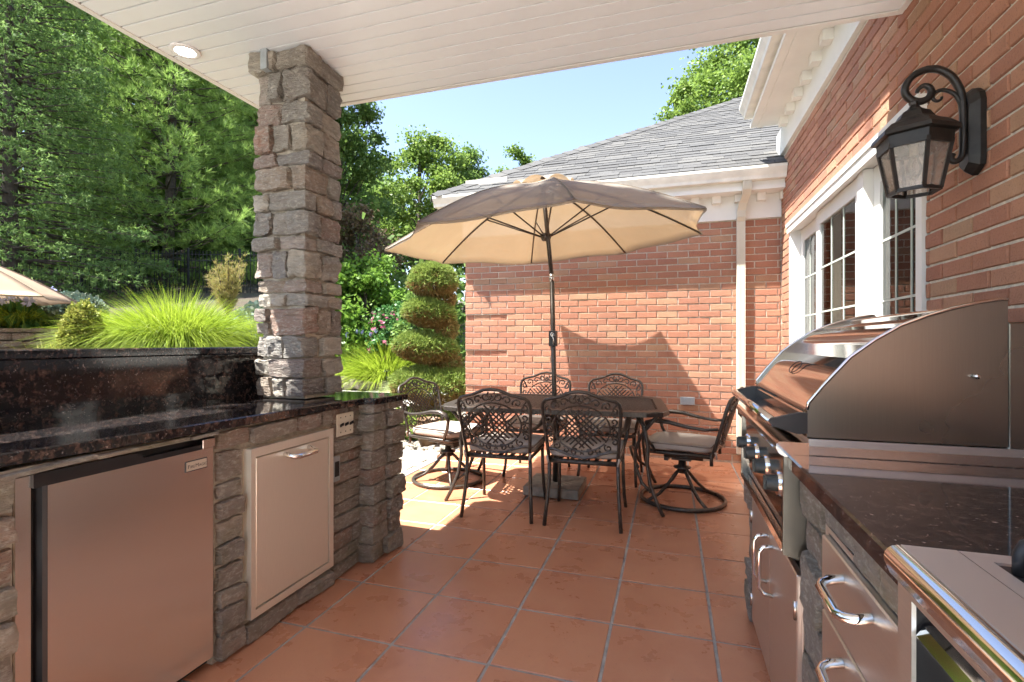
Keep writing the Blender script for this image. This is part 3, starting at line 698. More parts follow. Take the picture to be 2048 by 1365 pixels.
clad(.80, 1.437, .850, .872, FX + .004, None, .12, .24, hmin=.02, hmax=.03, dep=.03)
clad(-.6, .84, .005, .866, FX, None, .12, .26)
# end post: stones wrapping the corner
z = .004; k = 0
while z < .84:
    h = rs.uniform(.075, .11); h = min(h, .868 - z)
    if .868 - z - h < .05: h = .868 - z
    ym = 2.345 + rs.uniform(.09, .14)
    put_stone(-1.60, -1.535 + rs.uniform(.015, .035), 2.335 - rs.uniform(.0, .025), ym, z + .004, z + h - .005, bar, 'stone_low', 'stone', .10)
    put_stone(-1.60, -1.535 + rs.uniform(.025, .055), ym + .012, 2.60 + rs.uniform(0, .03), z + .004, z + h - .005, bar, 'stone_low', 'stone', .12)
    z += h; k += 1
for i in range(9):
    for j in range(4): put_stone(-2.36 + i * .086 * 1, -2.36 + (i + 1) * .086 - .012, 2.545, 2.59, .01 + j * .215, .2 + j * .215, bar, 'stone_low', 'stone', .1, 3)

# mini fridge
fr = thing('mini_fridge', (-1.62, 1.15, 0), 'stainless steel under-counter mini fridge with black top trim built into the stone bar', 'fridge')
B(-2.18, FX - .02, .872, 1.428, .01, .843).build('body', 'black', fr)
dr = MB(); w_ = .512
MB().extrude([(FX - .018, .889), (FX + .004, .892), (FX + .016, .898), (FX + .0195, .9075), (FX - .018, .9075)], .045, .812, 'z').build('door_edge', 'black', fr)  # rounded edge coloured black in place of a dark reflection in the steel
prof = [(FX - .018, .908), (FX + .020, .908), (FX + .020, 1.418), (FX + .016, 1.424), (FX - .018, 1.424)]
dr.extrude(prof, .045, .812, 'z', False).build('door', 'steel_h', fr)
B(FX - .02, FX - .003, .8765, .888, .02, .85).build('gap_shade', 'black', fr)  # black strip painted in for the shadow between filler and door
tr = MB(); hy = [.877, .90, 1.12, 1.15, 1.17, 1.38, 1.40, 1.426]; hz_ = [.848, .848, .848, .845, .828, .828, .846, .848]
poly = [(hy[i], hz_[i]) for i in range(8)] + [(1.426, .812), (.877, .812)]
tr.extrude(poly, FX - .016, FX + .019, 'x').build('top_trim', 'black', fr)
B(FX + .0192, FX + .024, 1.374, 1.4245, .813, .846, b=.002).build('trim_cap', 'steel', fr)
bd = B(FX + .0203, FX + .0225, 1.308, 1.392, .745, .782).build('badge', 'black', fr)
B(FX + .0226, FX + .0236, 1.3105, 1.3895, .748, .779).build('badge_plate', 'badge', bd)
def text_mesh(body, size, mat, fn, parent, name='lettering'):
    cu = bpy.data.curves.new('t', 'FONT'); cu.body = body; cu.size = size; cu.extrude = .0002
    o = bpy.data.objects.new('t', cu); col.objects.link(o); dg = bpy.context.evaluated_depsgraph_get()
    me = bpy.data.meshes.new_from_object(o.evaluated_get(dg)); bpy.data.objects.remove(o)
    for v in me.vertices: v.co = fn(v.co)
    me.materials.clear(); me.materials.append(M[mat]); ob = bpy.data.objects.new(name, me); return link(ob, parent)
yy = 1.3145
for s_, sz in (('F', .0178), ('IRE', .0134), ('M', .0178), ('AGIC', .0134)):
    ob = text_mesh(s_, sz, 'black', lambda c: Vector((FX + .0240 + c.z, yy + c.x, .7565 + c.y)), bd)
    yy = max(v.co.y for v in ob.data.vertices) + .0018
# pull-out trash door
td = thing('trash_drawer', (-1.6, 1.82, .1), 'satin stainless pull-out access door with chrome handle in the stone bar', 'access door')
y0, y1, z0, z1, xf = 1.572, 2.078, .098, .772, FX + .042
MB().box(FX + .0, xf, y0, y0 + .022, z0, z1).box(FX + .0, xf, y1 - .03, y1, z0, z1).box(FX + .0, xf, y0 + .022, y1 - .03, z1 - .035, z1).box(FX + .0, xf, y0 + .022, y1 - .03, z0, z0 + .03).build('frame', 'steel_v', td)
B(FX + .001, FX + .020, y0 + .022, y1 - .03, z0 + .03, z1 - .035).build('gap', 'black', td)
B(FX + .012, xf - .003, y0 + .027, y1 - .035, z0 + .035, z1 - .040, b=.003).build('door_panel', 'steel_v', td)
def pull(a, b_, out, parent, r=.009, n=8, mat='chrome'):
    a, b_, out = Vector(a), Vector(b_), Vector(out); u = (b_ - a)
    pts = [a, a + out * .55, a + out * .85 + u * .06, a + out + u * .16, a + out + u * .5, b_ + out - u * .16, b_ + out * .85 - u * .06, b_ + out * .55, b_]
    return MB().tube(pts, r, n).build('handle', mat, parent)
pull((xf - .003, 1.755, .716), (xf - .003, 1.905, .716), (.058, 0, -.012), td, .0115)
sw = thing('switch_plate', (-1.6, 2.21, .72), 'cream three-gang switch plate on the stone bar under the counter', 'switch plate')
B(FX + .012, FX + .019, 2.135, 2.275, .715, .83, b=.003).build('plate', 'beige_plate', sw)
for y in (2.165, 2.205, 2.245):
    MB().obox((FX + .026, y, .772), (.010, 0, .006), (0, .005, 0), (0, 0, .007)).build('toggle', 'black', sw)
    for z in (.735, .81): B(FX + .0185, FX + .0205, y - .003, y + .003, z - .003, z + .003).build('screw', 'black', sw)
ot = thing('outlet', (-1.6, 2.115, .56), 'grey outlet with black cover beside the stainless access door', 'outlet')
B(FX + .012, FX + .034, 2.088, 2.142, .50, .625, b=.003).build('plate', 'galv', ot); B(FX + .0335, FX + .037, 2.098, 2.132, .525, .60, b=.002).build('cover', 'black', ot)

# ------------------------------------------------------------------ grill island on the right
isl = thing('grill_island', (.65, 1.4, 0), 'stone kitchen island with dark granite top along the brick wall', 'kitchen island')
IX = .352
MB().box(IX, 1.0, 1.29, 1.475, .002, .86).box(IX, 1.0, 2.285, 2.45, .002, .86).box(.5, 1.0, -.3, 1.29, .002, .86).box(.5, 1.0, 1.475, 2.285, .002, .60).box(IX, .5, .80, 1.29, .782, .86).box(IX, .5, .80, 1.29, .002, .05).box(IX, .5, 1.475, 2.285, .002, .03).build('mortar_core', 'stone_mortar', isl)
B(.297, 1.008, .79, 1.479, .862, .90, b=.004).build('countertop', 'granite', isl)
B(.297, 1.008, 2.302, 2.50, .862, .90, b=.004).build('countertop', 'granite', isl)
B(.80, 1.008, 1.481, 2.30, .862, .8985).build('countertop', 'granite', isl)
rs2 = random.Random(9)
def istones(y0, y1, z0, z1, hmin, hmax, wmin, wmax, x=IX):
    z = z0
    while z < z1 - .02:
        h = rs2.uniform(hmin, hmax); h = z1 - z if z1 - z - h < hmin * .8 else h
        y = y0
        while y < y1 - .02:
            w = rs2.uniform(wmin, wmax); w = y1 - y if y1 - y - w < wmin * .8 else w
            put_stone(x - rs2.uniform(.012, .04), x + .03, y + .006, y + w - .006, z + .006, z + h - .006, isl, 'stone_low', 'stone', .13); y += w
        z += h
istones(1.30, 1.468, .01, .85, .08, .15, .14, .2); istones(2.292, 2.45, .01, .85, .08, .16, .14, .2); istones(.80, 1.29, .79, .858, .06, .07, .12, .22, IX - .004)
for k in range(4): put_stone(.36 + k * .16, .36 + (k + 1) * .16 - .012, 2.43, 2.475, .01, .42, isl, 'stone_low'); put_stone(.36 + k * .16, .36 + (k + 1) * .16 - .012, 2.43, 2.475, .43, .85, isl, 'stone_low')
# double doors under the grill
dd = thing('access_doors', (.33, 1.88, .05), 'pair of stainless steel access doors with tall chrome handles below the grill', 'access doors')
DXF = .334
MB().box(DXF, IX + .02, 1.478, 1.497, .035, .60).box(DXF, IX + .02, 2.263, 2.282, .035, .60).box(DXF, IX + .02, 1.497, 2.263, .035, .055).build('frame', 'steel_soft', dd)
for a, b_ in ((1.50, 1.878), (1.882, 2.26)):
    d_ = B(DXF - .012, DXF + .008, a, b_, .058, .575, b=.003).build('door', 'steel_soft', dd)
    yh = b_ - .05 if a < 1.6 else a + .05
    MB().tube([(DXF - .012, yh, .36), (DXF - .04, yh, .365), (DXF - .052, yh, .385), (DXF - .052, yh, .50), (DXF - .04, yh, .518), (DXF - .012, yh, .522)], .0075, 8).build('handle', 'chrome', d_)
    for z in (.14, .48):
        yh = a + .004 if a < 1.6 else b_ - .004
        MB().tube([(DXF - .014, yh, z - .025), (DXF - .014, yh, z + .025)], .005, 8).build('hinge', 'steel', d_)
# drawers
dw = thing('drawer_unit', (.33, 1.05, .1), 'stainless steel double drawer unit with chrome handles beside the side burner', 'drawer unit')
MB().box(DXF, IX + .02, 1.262, 1.285, .06, .79).box(DXF, IX + .02, .80, .82, .06, .79).box(DXF, IX + .02, .82, 1.262, .778, .79).box(DXF, IX + .02, .82, 1.262, .06, .075).build('frame', 'steel_soft', dw)
for z0, z1 in ((.078, .345), (.350, .612), (.617, .775)):
    q = B(DXF - .014, DXF + .01, .822, 1.259, z0, z1, b=.003).build('drawer', 'steel_soft', dw)
    zc = z1 - .034
    pull((DXF - .014, 1.115, zc), (DXF - .014, .970, zc), (-.045, 0, -.012), q, .0095)

# gas grill
gr = thing('gas_grill', (.6, 1.88, .6), 'built-in stainless steel gas grill with curved hood and dark knobs', 'grill')
G0, G1 = 1.480, 2.298
MB().extrude([(.345, .60), (.345, .925), (.80, .925), (.80, .60)], G0 + .004, G1 - .004, 'y').build('firebox', 'steel', gr)
for y_ in (G0, G1 - .012): MB().extrude([(.285, .635), (.335, .62), (.348, .62), (.348, .893), (.288, .893)], y_, y_ + .012, 'y').build('side_panel', 'hood_end', gr)
MB().extrude([(.300, .70), (.344, .70), (.344, .892), (.294, .892)], G0 + .013, G1 - .013, 'y').build('control_panel', 'polished', gr)
MB().extrude([(.268, .918), (.270, .928), (.278, .934), (.346, .934), (.346, .898), (.290, .894), (.276, .902)], G0 - .003, G1 + .003, 'y').build('front_shelf', 'polished', gr)
MB().extrude([(.283, .640), (.300, .632), (.336, .632), (.336, .650), (.302, .655), (.288, .655)], G0 + .013, G1 - .013, 'y').build('drip_rail', 'polished', gr)
vt = B(.325, .340, G0 + .014, G1 - .014, .656, .698).build('vent_panel', 'black', gr)
for i in range(66):
    y = G0 + .022 + i * .0118; B(.312, .3245, y, y + .006, .657, .697).build('vent_fin', 'steel', vt)
for i in range(4):
    y = G0 + .11 + i * .2
    kb = MB(); c = Vector((.297, y, .795))
    def disc(x0, x1, r0, r1, n=24): kb.add([(x0, c.y + r0 * math.cos(a), c.z + r0 * math.sin(a)) for a in np.linspace(0, 2 * math.pi, n + 1)[:-1]] + [(x1, c.y + r1 * math.cos(a), c.z + r1 * math.sin(a)) for a in np.linspace(0, 2 * math.pi, n + 1)[:-1]], [(k, (k + 1) % n, n + (k + 1) % n, n + k) for k in range(n)] + [tuple(range(n)), tuple(range(n, 2 * n))])
    disc(.291, .262, .024, .022); kb.box(.256, .2625, y - .004, y + .004, .776, .814); ko = kb.build('knob', 'knob', gr)
    kb = MB(); disc(.2995, .290, .038, .034); kb.build('bezel', 'chrome', ko)
B(.2985, .301, G0 + .03, G0 + .085, .715, .745).build('rating_plate', 'black', gr)
# hood
hp = [(.343, .972), (.343, 1.018), (.350, 1.034), (.385, 1.082), (.445, 1.155), (.50, 1.200), (.554, 1.235), (.61, 1.259), (.658, 1.275), (.71, 1.288), (.757, 1.296)]
ho = MB(); y0, y1 = G0 + .018, G1 - .018
for i in range(len(hp) - 1): (a, b_), (c, d_) = hp[i], hp[i + 1]; ho.add([(a, y0, b_), (a, y1, b_), (c, y1, d_), (c, y0, d_)], [(0, 1, 2, 3)], i > 0)
ins_ = [(a + .006, b_ - .006) for a, b_ in hp]
for i in range(len(hp) - 1): (a, b_), (c, d_) = ins_[i], ins_[i + 1]; ho.add([(a, y0, b_), (a, y1, b_), (c, y1, d_), (c, y0, d_)], [(0, 1, 2, 3)], i > 0)
me = ho.mesh('hood', M['polished']); bm = bmesh.new(); bm.from_mesh(me); bmesh.ops.remove_doubles(bm, verts=bm.verts, dist=1e-4); bm.to_mesh(me); bm.free()
hood = bpy.data.objects.new('hood', me); link(hood, gr)
side_p = [(.343, .948), (.343, 1.020)] + [(a - .004, b_ + .004) for a, b_ in hp[2:]] + [(.764, 1.299), (.764, .948)]
for a, b_ in ((G0 + .004, G0 + .018), (G1 - .018, G1 - .004)): MB().extrude(side_p, a, b_, 'y').build('hood_end', 'hood_end', gr)
rim = [(x, z) for x, z in side_p[1:-1]]
for y in (G0 + .0035, G1 - .0035): MB().tube([(x, y, z) for x, z in rim], .0045, 6).build('hood_rim', 'polished', gr)
B(.7645, 1.005, G0 + .004, G1 - .004, .9255, 1.245, b=.004).build('rear_housing', 'hood_end', gr)
B(.346, .80, G0, G1, .9256, .9445).build('hood_seat', 'steel_soft', gr)
MB().tube([(.70, G0 + .002, 1.115), (.70, G0 - .010, 1.115)], .006, 10).build('bolt', 'chrome', gr)
MB().extrude([(.252, .985), (.258, .993), (.325, 1.012), (.343, 1.012), (.343, .958), (.318, .956), (.262, .973)], G0 - .002, G0 + .015, 'y').build('handle_end', 'black', gr)
MB().extrude([(.252, .985), (.258, .993), (.325, 1.012), (.343, 1.012), (.343, .958), (.318, .956), (.262, .973)], G1 - .015, G1 + .002, 'y').build('handle_end', 'black', gr)
MB().tube([(.262, G0 + .0155, .984), (.262, G1 - .0155, .984)], .0135, 12).build('handle', 'polished', gr)
MB().extrude([(.300, .958), (.3425, .958), (.3425, 1.006), (.338, 1.006), (.336, .964), (.300, .962)], G0 + .0155, G1 - .0155, 'y').build('handle_tray', 'polished', gr)
em = MB(); ct = Vector((.408, 1.90, 1.110)); tg = Vector((.06, 0, .073)).normalized(); nn = Vector((-tg.z, 0, tg.x)) * .0045
em.tube([ct + nn + tg * .024 * math.sin(a) + Vector((0, 1, 0)) * .055 * math.cos(a) for a in np.linspace(0, 2 * math.pi, 33)[:-1]], .0016, 6, True).build('emblem', 'black', gr)

# side burner, nearest the viewer
sb = thing('side_burner', (.6, .5, .5), 'stainless side burner with polished rounded front edge nearest the viewer', 'side burner')
S0, S1 = -.2, .786
arc = [(.289 - .017 * math.sin(a), .913 + .017 * math.cos(a)) for a in np.linspace(0, math.pi * .60, 10)]
bn = MB(); pf_ = [(.352, .930)] + arc + [(.279, .892), (.286, .885), (.352, .885)]
bn.extrude(pf_, S0, S1, 'y', True)
sbn = bn.build('front_nosing', 'polished', sb)
sbn.data.polygons.foreach_set('use_smooth', [0 < i < 10 for i in range(len(sbn.data.polygons))])
B(.291, .3515, S0 + .001, S1 - .001, .9302, .9312).build('front_shelf', 'satin', sb)
B(.3535, .99, S0, S1, .80, .926).build('top_pan', 'satin', sb)
MB().box(.3535, .376, S0, S1, .9262, .9305).box(.376, .95, S1 - .028, S1, .9262, .9305).box(.376, .95, S0 + .0, S0 + .04, .9262, .9305).build('top_frame', 'satin', sb)
B(.3765, .949, S0 + .041, S1 - .029, .9265, .9275).build('burner_well', 'black', sb)
for k in range(5):
    y = S1 - .055 - k * .12
    MB().tube([(.388, y, .928), (.388, y, .953), (.393, y, .963), (.404, y, .967), (.90, y, .967), (.91, y, .957), (.91, y, .93)], .0075, 8).build('grate_bar', 'iron', sb)
MB().tube([(.60, S1 - .04, .959), (.60, S1 - .60, .959)], .008, 8).build('grate_bar', 'iron', sb)
MB().lathe([(.0, 0), (.05, 0), (.05, .02), (.035, .028), (0, .028)], (.55, .45, .9277), 20).build('burner', 'iron', sb)
MB().box(.287, .292, S1 - .042, S1 - .003, .06, .8845).box(.287, .292, S0, S1 - .042, .06, .42).box(.287, .292, S0, S1 - .042, .876, .8845).build('front_frame', 'steel_soft', sb)
B(.50, .51, S0, S1 - .03, .38, .884).box(.2925, .50, S1 - .040, S1 - .003, .06, .884).box(.2925, .50, S0, S1 - .04, .38, .42).box(.2925, .50, S0 - .01, S0, .38, .884).build('recess', 'black', sb)  # lined black to paint in the shade inside the opening
MB().extrude([(.290, .836), (.298, .848), (.345, .868), (.348, .861), (.306, .836), (.294, .828)], S0, S1 - .046, 'y').build('inner_lip', 'polished', sb)

# ------------------------------------------------------------------ wall lantern
wl = thing('wall_lantern', (XW, 2.15, 1.95), 'black scroll-arm wall lantern with hexagonal seeded glass on the brick wall', 'wall lantern')
LX, LY = .825, 2.12
bp = [(-.045, 1.80), (0, 1.775), (.045, 1.80), (.05, 1.83), (.05, 2.02), (.04, 2.05), (.015, 2.07), (0, 2.078), (-.015, 2.07), (-.04, 2.05), (-.05, 2.02), (-.05, 1.83)]
pl = MB(); inner = [(a * .62, 1.93 + (b_ - 1.93) * .88) for a, b_ in bp]; m_ = len(bp)
pl.add([(XW - .001, LY + .02 + a, b_) for a, b_ in bp] + [(XW - .018, LY + .02 + a, b_) for a, b_ in bp] + [(XW - .042, LY + .02 + a, b_) for a, b_ in inner], [(i, (i + 1) % m_, m_ + (i + 1) % m_, m_ + i) for i in range(m_)] + [(m_ + i, m_ + (i + 1) % m_, 2 * m_ + (i + 1) % m_, 2 * m_ + i) for i in range(m_)] + [tuple(range(2 * m_, 3 * m_))])
pl.build('backplate', 'lampmetal', wl)
def arm2(pts, r, r1=None):
    return [(XW - p[0], LY, p[1]) for p in pts]
def smooth(pts, n=4):
    P = [Vector((*p, 0)) for p in pts]; P = [2 * P[0] - P[1]] + P + [2 * P[-1] - P[-2]]; out = []
    for i in range(1, len(P) - 2):
        for k in range(n):
            t = k / n; a, b, c, d = P[i - 1:i + 3]
            q = .5 * (2 * b + (c - a) * t + (2 * a - 5 * b + 4 * c - d) * t * t + (3 * b - a - 3 * c + d) * t ** 3); out.append((q.x, q.y))
    return out + [(P[-2].x, P[-2].y)]
am = smooth([(.082, 1.850), (.088, 1.836), (.080, 1.824), (.064, 1.828), (.054, 1.85), (.052, 1.90), (.052, 1.96), (.054, 2.02), (.060, 2.065), (.082, 2.115), (.115, 2.146), (.150, 2.156), (.188, 2.146), (.214, 2.120), (.222, 2.088), (.208, 2.060), (.180, 2.046), (.156, 2.052), (.144, 2.072), (.150, 2.092), (.166, 2.100), (.182, 2.090), (.186, 2.078)])
MB().tube(arm2(am, 1), list(np.linspace(.010, .0125, 40)) + [.0125] * (len(am) - 60) + list(np.linspace(.0125, .0065, 20)), 6, up=(0, 1, 0)).build('scroll_arm', 'lampmetal', wl)
a2 = smooth([(.054, 2.00), (.062, 2.03), (.078, 2.058), (.102, 2.074), (.124, 2.076), (.138, 2.064), (.138, 2.048), (.126, 2.040), (.115, 2.046), (.114, 2.054)])
MB().tube(arm2(a2, 1), list(np.linspace(.008, .0045, len(a2))), 6, up=(0, 1, 0)).build('inner_scroll', 'lampmetal', wl)
LZ = 1.72
MB().lathe([(.006, .335), (.016, .325), (.012, .315), (.022, .300), (.045, .286), (.060, .262), (.075, .250), (.098, .240), (.125, .215), (.128, .200), (.112, .196), (.0, .196)], (LX, LY, LZ), 6, R(30), False).build('roof', 'lampmetal', wl)
MB().lathe([(.0, .197), (.111, .197), (.109, .165), (.097, .165), (.0, .19)], (LX, LY, LZ), 6, R(30), False).build('crown_band', 'lampmetal', wl)
bt = MB(); tp = [Vector((LX + .104 * math.cos(R(30 + 60 * k)), LY + .104 * math.sin(R(30 + 60 * k)), LZ + .170)) for k in range(6)]
bo = [Vector((LX + .073 * math.cos(R(30 + 60 * k)), LY + .073 * math.sin(R(30 + 60 * k)), LZ + .008)) for k in range(6)]
cage = MB(); C0 = Vector((LX, LY, LZ))
for k in range(6):
    cage.tube([tp[k], bo[k]], .0078, 4); cage.tube([bo[k], bo[(k + 1) % 6]], .008, 4)
    for s, f_ in ((tp, .9),): cage.tube([tp[k].lerp(bo[k], .06), tp[(k + 1) % 6].lerp(bo[(k + 1) % 6], .06)], .009, 4)
cage.build('cage', 'lampmetal', wl)
for k in range(6):
    a, b_, c, d_ = tp[k], tp[(k + 1) % 6], bo[(k + 1) % 6], bo[k]; cc = (a + b_ + c + d_) / 4; ii_ = (Vector((LX, LY, cc.z)) - cc).normalized() * .002
    q = MB(); q.add([a, b_, c, d_, a + ii_, b_ + ii_, c + ii_, d_ + ii_], [(0, 1, 2, 3), (4, 5, 6, 7), (0, 1, 5, 4), (1, 2, 6, 5), (2, 3, 7, 6), (3, 0, 4, 7)]); q.build('pane', 'lampglass', wl)
MB().lathe([(.0, .095), (.012, .1), (.022, .12), (.024, .14), (.014, .165), (.012, .19), (0, .19)], (LX, LY, LZ - .045), 16).build('bulb', 'bulbglass', wl)
MB().lathe([(.0, .0), (.013, .0), (.013, .06), (0, .06)], (LX, LY, LZ + .135), 12).build('socket', 'beige_plate', wl)

# ------------------------------------------------------------------ patio dining set
def spiral(cx, cy, r0, r1, a0, turns, n=16):
    return [(cx + (r0 + (r1 - r0) * t) * math.cos(a0 + turns * 2 * math.pi * t), cy + (r0 + (r1 - r0) * t) * math.sin(a0 + turns * 2 * math.pi * t)) for t in np.linspace(0, 1, n)]
LEAN = .30
def back3(x, h, zs=.43): return Vector((x, -.235 - LEAN * h - .035 * (1 - (x / .25) ** 2), zs + h * .985))
TOPC = [(-.222, 0), (-.228, .1), (-.238, .22), (-.247, .33), (-.247, .37), (-.238, .40), (-.215, .420), (-.18, .428), (-.13, .440), (-.09, .458), (-.05, .474), (0, .480)]
TOPC = TOPC + [(-x, h) for x, h in TOPC[-2::-1]]
LOWC = [(-.226, .085), (-.19, .085), (-.13, .07), (-.07, .045), (0, .035), (.07, .045), (.13, .07), (.19, .085), (.226, .085)]
def lattice_mesh():
    mb = MB(); T = lambda pts, r=.0052: mb.tube([back3(x, h) for x, h in pts], r, 5, up=(0, 1, 0), flat=1.)
    T(LOWC, .0085)
    # crossing bowed bars inside an oval field
    for k in range(-3, 4):
        for s in (-1, 1):
            pts = []
            for t in np.linspace(-1, 1, 15):
                x = s * (k * .052 + t * .17 - .012 * k * t * t); h = .235 + t * .165 + .045 * (1 - t * t) * (1 if k >= 0 else -1) * abs(k) / 3
                if (x / .178) ** 2 + ((h - .235) / .150) ** 2 < 1.02: pts.append((x, h))
            if len(pts) > 2: T(pts, .0058)
    T([(.182 * math.cos(a), .235 + .152 * math.sin(a)) for a in np.linspace(R(35), R(-35), 9)], .006); T([(-.182 * math.cos(a), .235 + .152 * math.sin(a)) for a in np.linspace(R(35), R(-35), 9)], .006)
    T([(.182 * math.cos(a), .235 + .152 * math.sin(a)) for a in np.linspace(R(38), R(142), 15)], .006)
    T([(.182 * math.cos(a), .235 + .152 * math.sin(a)) for a in np.linspace(R(218), R(322), 15)], .006)
    for s in (-1, 1):
        for cx, cy, r0, a0, tn in ((.045, .43, .030, R(200), .95), (.10, .405, .030, R(160), -1.0), (.165, .385, .032, R(200), -1.1), (.205, .350, .028, R(100), -1.1), (.205, .285, .022, R(270), 1.0), (.212, .215, .018, R(90), 1.0), (.205, .150, .022, R(90), -1.0),
                                   (.165, .110, .026, R(120), 1.1), (.105, .085, .024, R(60), 1.0), (.05, .075, .026, R(140), -1.0)):
            T([(s * x, h) for x, h in spiral(cx, cy, r0, .006, a0, tn)], .0058)
        T([(s * .02, .46), (s * .03, .435), (s * .015, .41), (0, .40)], .006); T([(s * .225, .40), (s * .205, .37), (s * .19, .33)], .006); T([(s * .232, .25), (s * .215, .25), (s * .195, .26)], .006); T([(s * .23, .18), (s * .21, .185), (s * .19, .2)], .006)
    for cx, cy in ((0, .425), (0, .075), (.2, .25), (-.2, .25), (.2, .18), (-.2, .18)):
        for a in range(5): mb.tube([back3(cx, cy), back3(cx + .018 * math.cos(a * 1.257 + 1.57), cy + .018 * math.sin(a * 1.257 + 1.57))], [.007, .0045], 5)
    return mb
def cushion_mesh(w=.235, l=.235, t=.075):
    bm = bmesh.new(); bmesh.ops.create_cube(bm, size=1); bmesh.ops.subdivide_edges(bm, edges=bm.edges[:], cuts=5, use_grid_fill=True)
    for v in bm.verts:
        x, y, z = v.co * 2; d = max(abs(x), abs(y)); rr = (abs(x) ** 6 + abs(y) ** 6) ** (1 / 6) or 1
        sh = d / rr if d > .01 else 1
        puff = 1 - .35 * max(0, d - .55) / .45 if abs(z) > .99 else 1
        sag = -.12 * (1 - d * d) if z > .9 else 0
        v.co = (x * w * sh * (1.02 if abs(z) < .5 else 1), y * l * sh * (1.02 if abs(z) < .5 else 1), (z * puff + sag + .04 * mnoise.noise(Vector((x * 2, y * 2, z)))) * t / 2)
    me = bpy.data.meshes.new('seat_cushion'); bm.to_mesh(me); bm.free(); me.polygons.foreach_set('use_smooth', [True] * len(me.polygons)); me.materials.append(M['cushion']); return me
LAT = lattice_mesh().mesh('lattice', M['castmetal']); CUS = cushion_mesh()
def chair_top(root, zs):
    """back, seat, cushion and arms in chair coordinates, seat frame at height zs"""
    dz = zs - .43; up_ = lambda p: (p[0], p[1], p[2] + dz)
    MB().tube([up_(back3(x, h)) for x, h in TOPC], .0135, 8, up=(0, 1, 0), flat=.85).build('back_frame', 'castmetal', root, False)
    o = bpy.data.objects.new('back_lattice', LAT); o.location = (0, 0, dz); link(o, root, False)
    sf = MB().tube([(-.225, -.235, zs), (-.225, .20, zs), (-.20, .225, zs), (.20, .225, zs), (.225, .20, zs), (.225, -.235, zs)], .0135, 6, True)
    for k in range(5): x = -.16 + k * .08; sf.box(x - .012, x + .012, -.23, .22, zs - .006, zs + .004)
    sf.build('seat_frame', 'castmetal', root, False)
    c = bpy.data.objects.new('seat_cushion', CUS); c.location = (0, .0, zs + .049); link(c, root, False)
    pp = [(x * .2365, y * .2365, zs + .066) for x, y in ((-1, -.85), (-.97, -.97), (-.85, -1), (.85, -1), (.97, -.97), (1, -.85), (1, .85), (.97, .97), (.85, 1), (-.85, 1), (-.97, .97), (-1, .85))]
    MB().tube(pp, .0034, 5, True).build('piping', 'piping', c, False).location = (0, 0, -(zs + .049))
    for s in (-1, 1):
        a = [(s * .238, -.285, zs + .20), (s * .25, -.20, zs + .192), (s * .262, -.08, zs + .205), (s * .268, .05, zs + .232), (s * .268, .14, zs + .236), (s * .266, .20, zs + .215), (s * .262, .225, zs + .17), (s * .252, .205, zs + .10), (s * .235, .165, zs + .04), (s * .226, .15, zs + .0)]
        MB().tube(a, [.010, .011, .013, .016, .018, .018, .014, .012, .011, .011], 8, up=(0, 0, 1), flat=1.2).build('arm', 'castmetal', root, False)
        MB().tube([(s * .222, -.24, zs + .05), (s * .232, -.268, zs + .03), (s * .222, -.272, zs - .01)], [.006, .008, .006], 6).build('tie', 'cushion', root, False)
def dining_chair(label):
    root = thing('patio_chair', (0, 0, 0), label, 'chair', 'cast metal dining chairs around the table'); zs = .415
    chair_top(root, zs)
    for s in (-1, 1):
        MB().tube([(s * .222, -.236, zs + .02), (s * .224, -.24, zs - .12), (s * .232, -.262, .16), (s * .245, -.30, 0)], .0125, 8).build('leg', 'castmetal', root, False)
        MB().tube([(s * .228, .16, zs + .02), (s * .230, .165, .25), (s * .236, .185, .1), (s * .245, .22, 0)], .0125, 8).build('leg', 'castmetal', root, False)
    MB().tube([(-.222, -.236, zs - .005), (.222, -.236, zs - .005)], .013, 6).build('stretcher', 'castmetal', root, False)
    return root
def swivel_chair(label):
    root = thing('swivel_chair', (0, 0, 0), label, 'chair', 'cast metal dining chairs around the table'); zs = .39
    chair_top(root, zs)
    for s in (-1, 1): MB().tube([(s * .222, -.236, zs + .03), (s * .222, -.238, zs - .06)], .0125, 8).build('back_post', 'castmetal', root, False)
    MB().tube([(.30 * math.cos(a), .30 * math.sin(a), .016) for a in np.linspace(0, 2 * math.pi, 41)[:-1]], .0155, 8, True).build('base_ring', 'castmetal', root, False)
    for k in range(4):
        a = R(45 + 90 * k); c, s = math.cos(a), math.sin(a)
        MB().tube([(c * .02, s * .02, .235), (c * .06, s * .06, .20), (c * .13, s * .13, .12), (c * .20, s * .20, .06), (c * .29, s * .29, .02)], .013, 6).build('spoke', 'castmetal', root, False)
    MB().lathe([(.0, .20), (.032, .205), (.032, .235), (.062, .242), (.066, .250), (.03, .262), (.026, .31), (.0, .31)], (0, 0, 0), 20).build('swivel_column', 'castmetal', root, False)
    MB().box(-.05, .05, -.07, .07, .305, zs - .014).tube([(-.07, -.16, .335), (-.07, .12, .335)], .012, 6).tube([(.07, -.16, .335), (.07, .12, .335)], .012, 6).box(-.075, .075, .09, .12, .30, .345).build('rocker_plate', 'castmetal', root, False)
    return root
c1 = dining_chair('cast metal chair seen from behind, left one on the near side of the table')
c1.location = (-1.127, 3.46, 0); c1.rotation_euler.z = R(3)
for loc, rz, lb in (((-.543, 3.475, 0), R(1.5), 'cast metal chair seen from behind, right one on the near side of the table'),
                    ((-1.16, 4.42, 0), R(180), 'cast metal chair across the table, just behind the umbrella pole'),
                    ((-.50, 4.44, 0), R(178), 'cast metal chair across the table, right of the umbrella pole')):
    c = copy_tree(c1); c.location = loc; c.rotation_euler.z = rz; c['label'] = lb
s1 = swivel_chair('swivel chair with round base at the right end of the table near the grill')
s1.location = (.09, 4.0, 0); s1.rotation_euler.z = R(90 - 12)
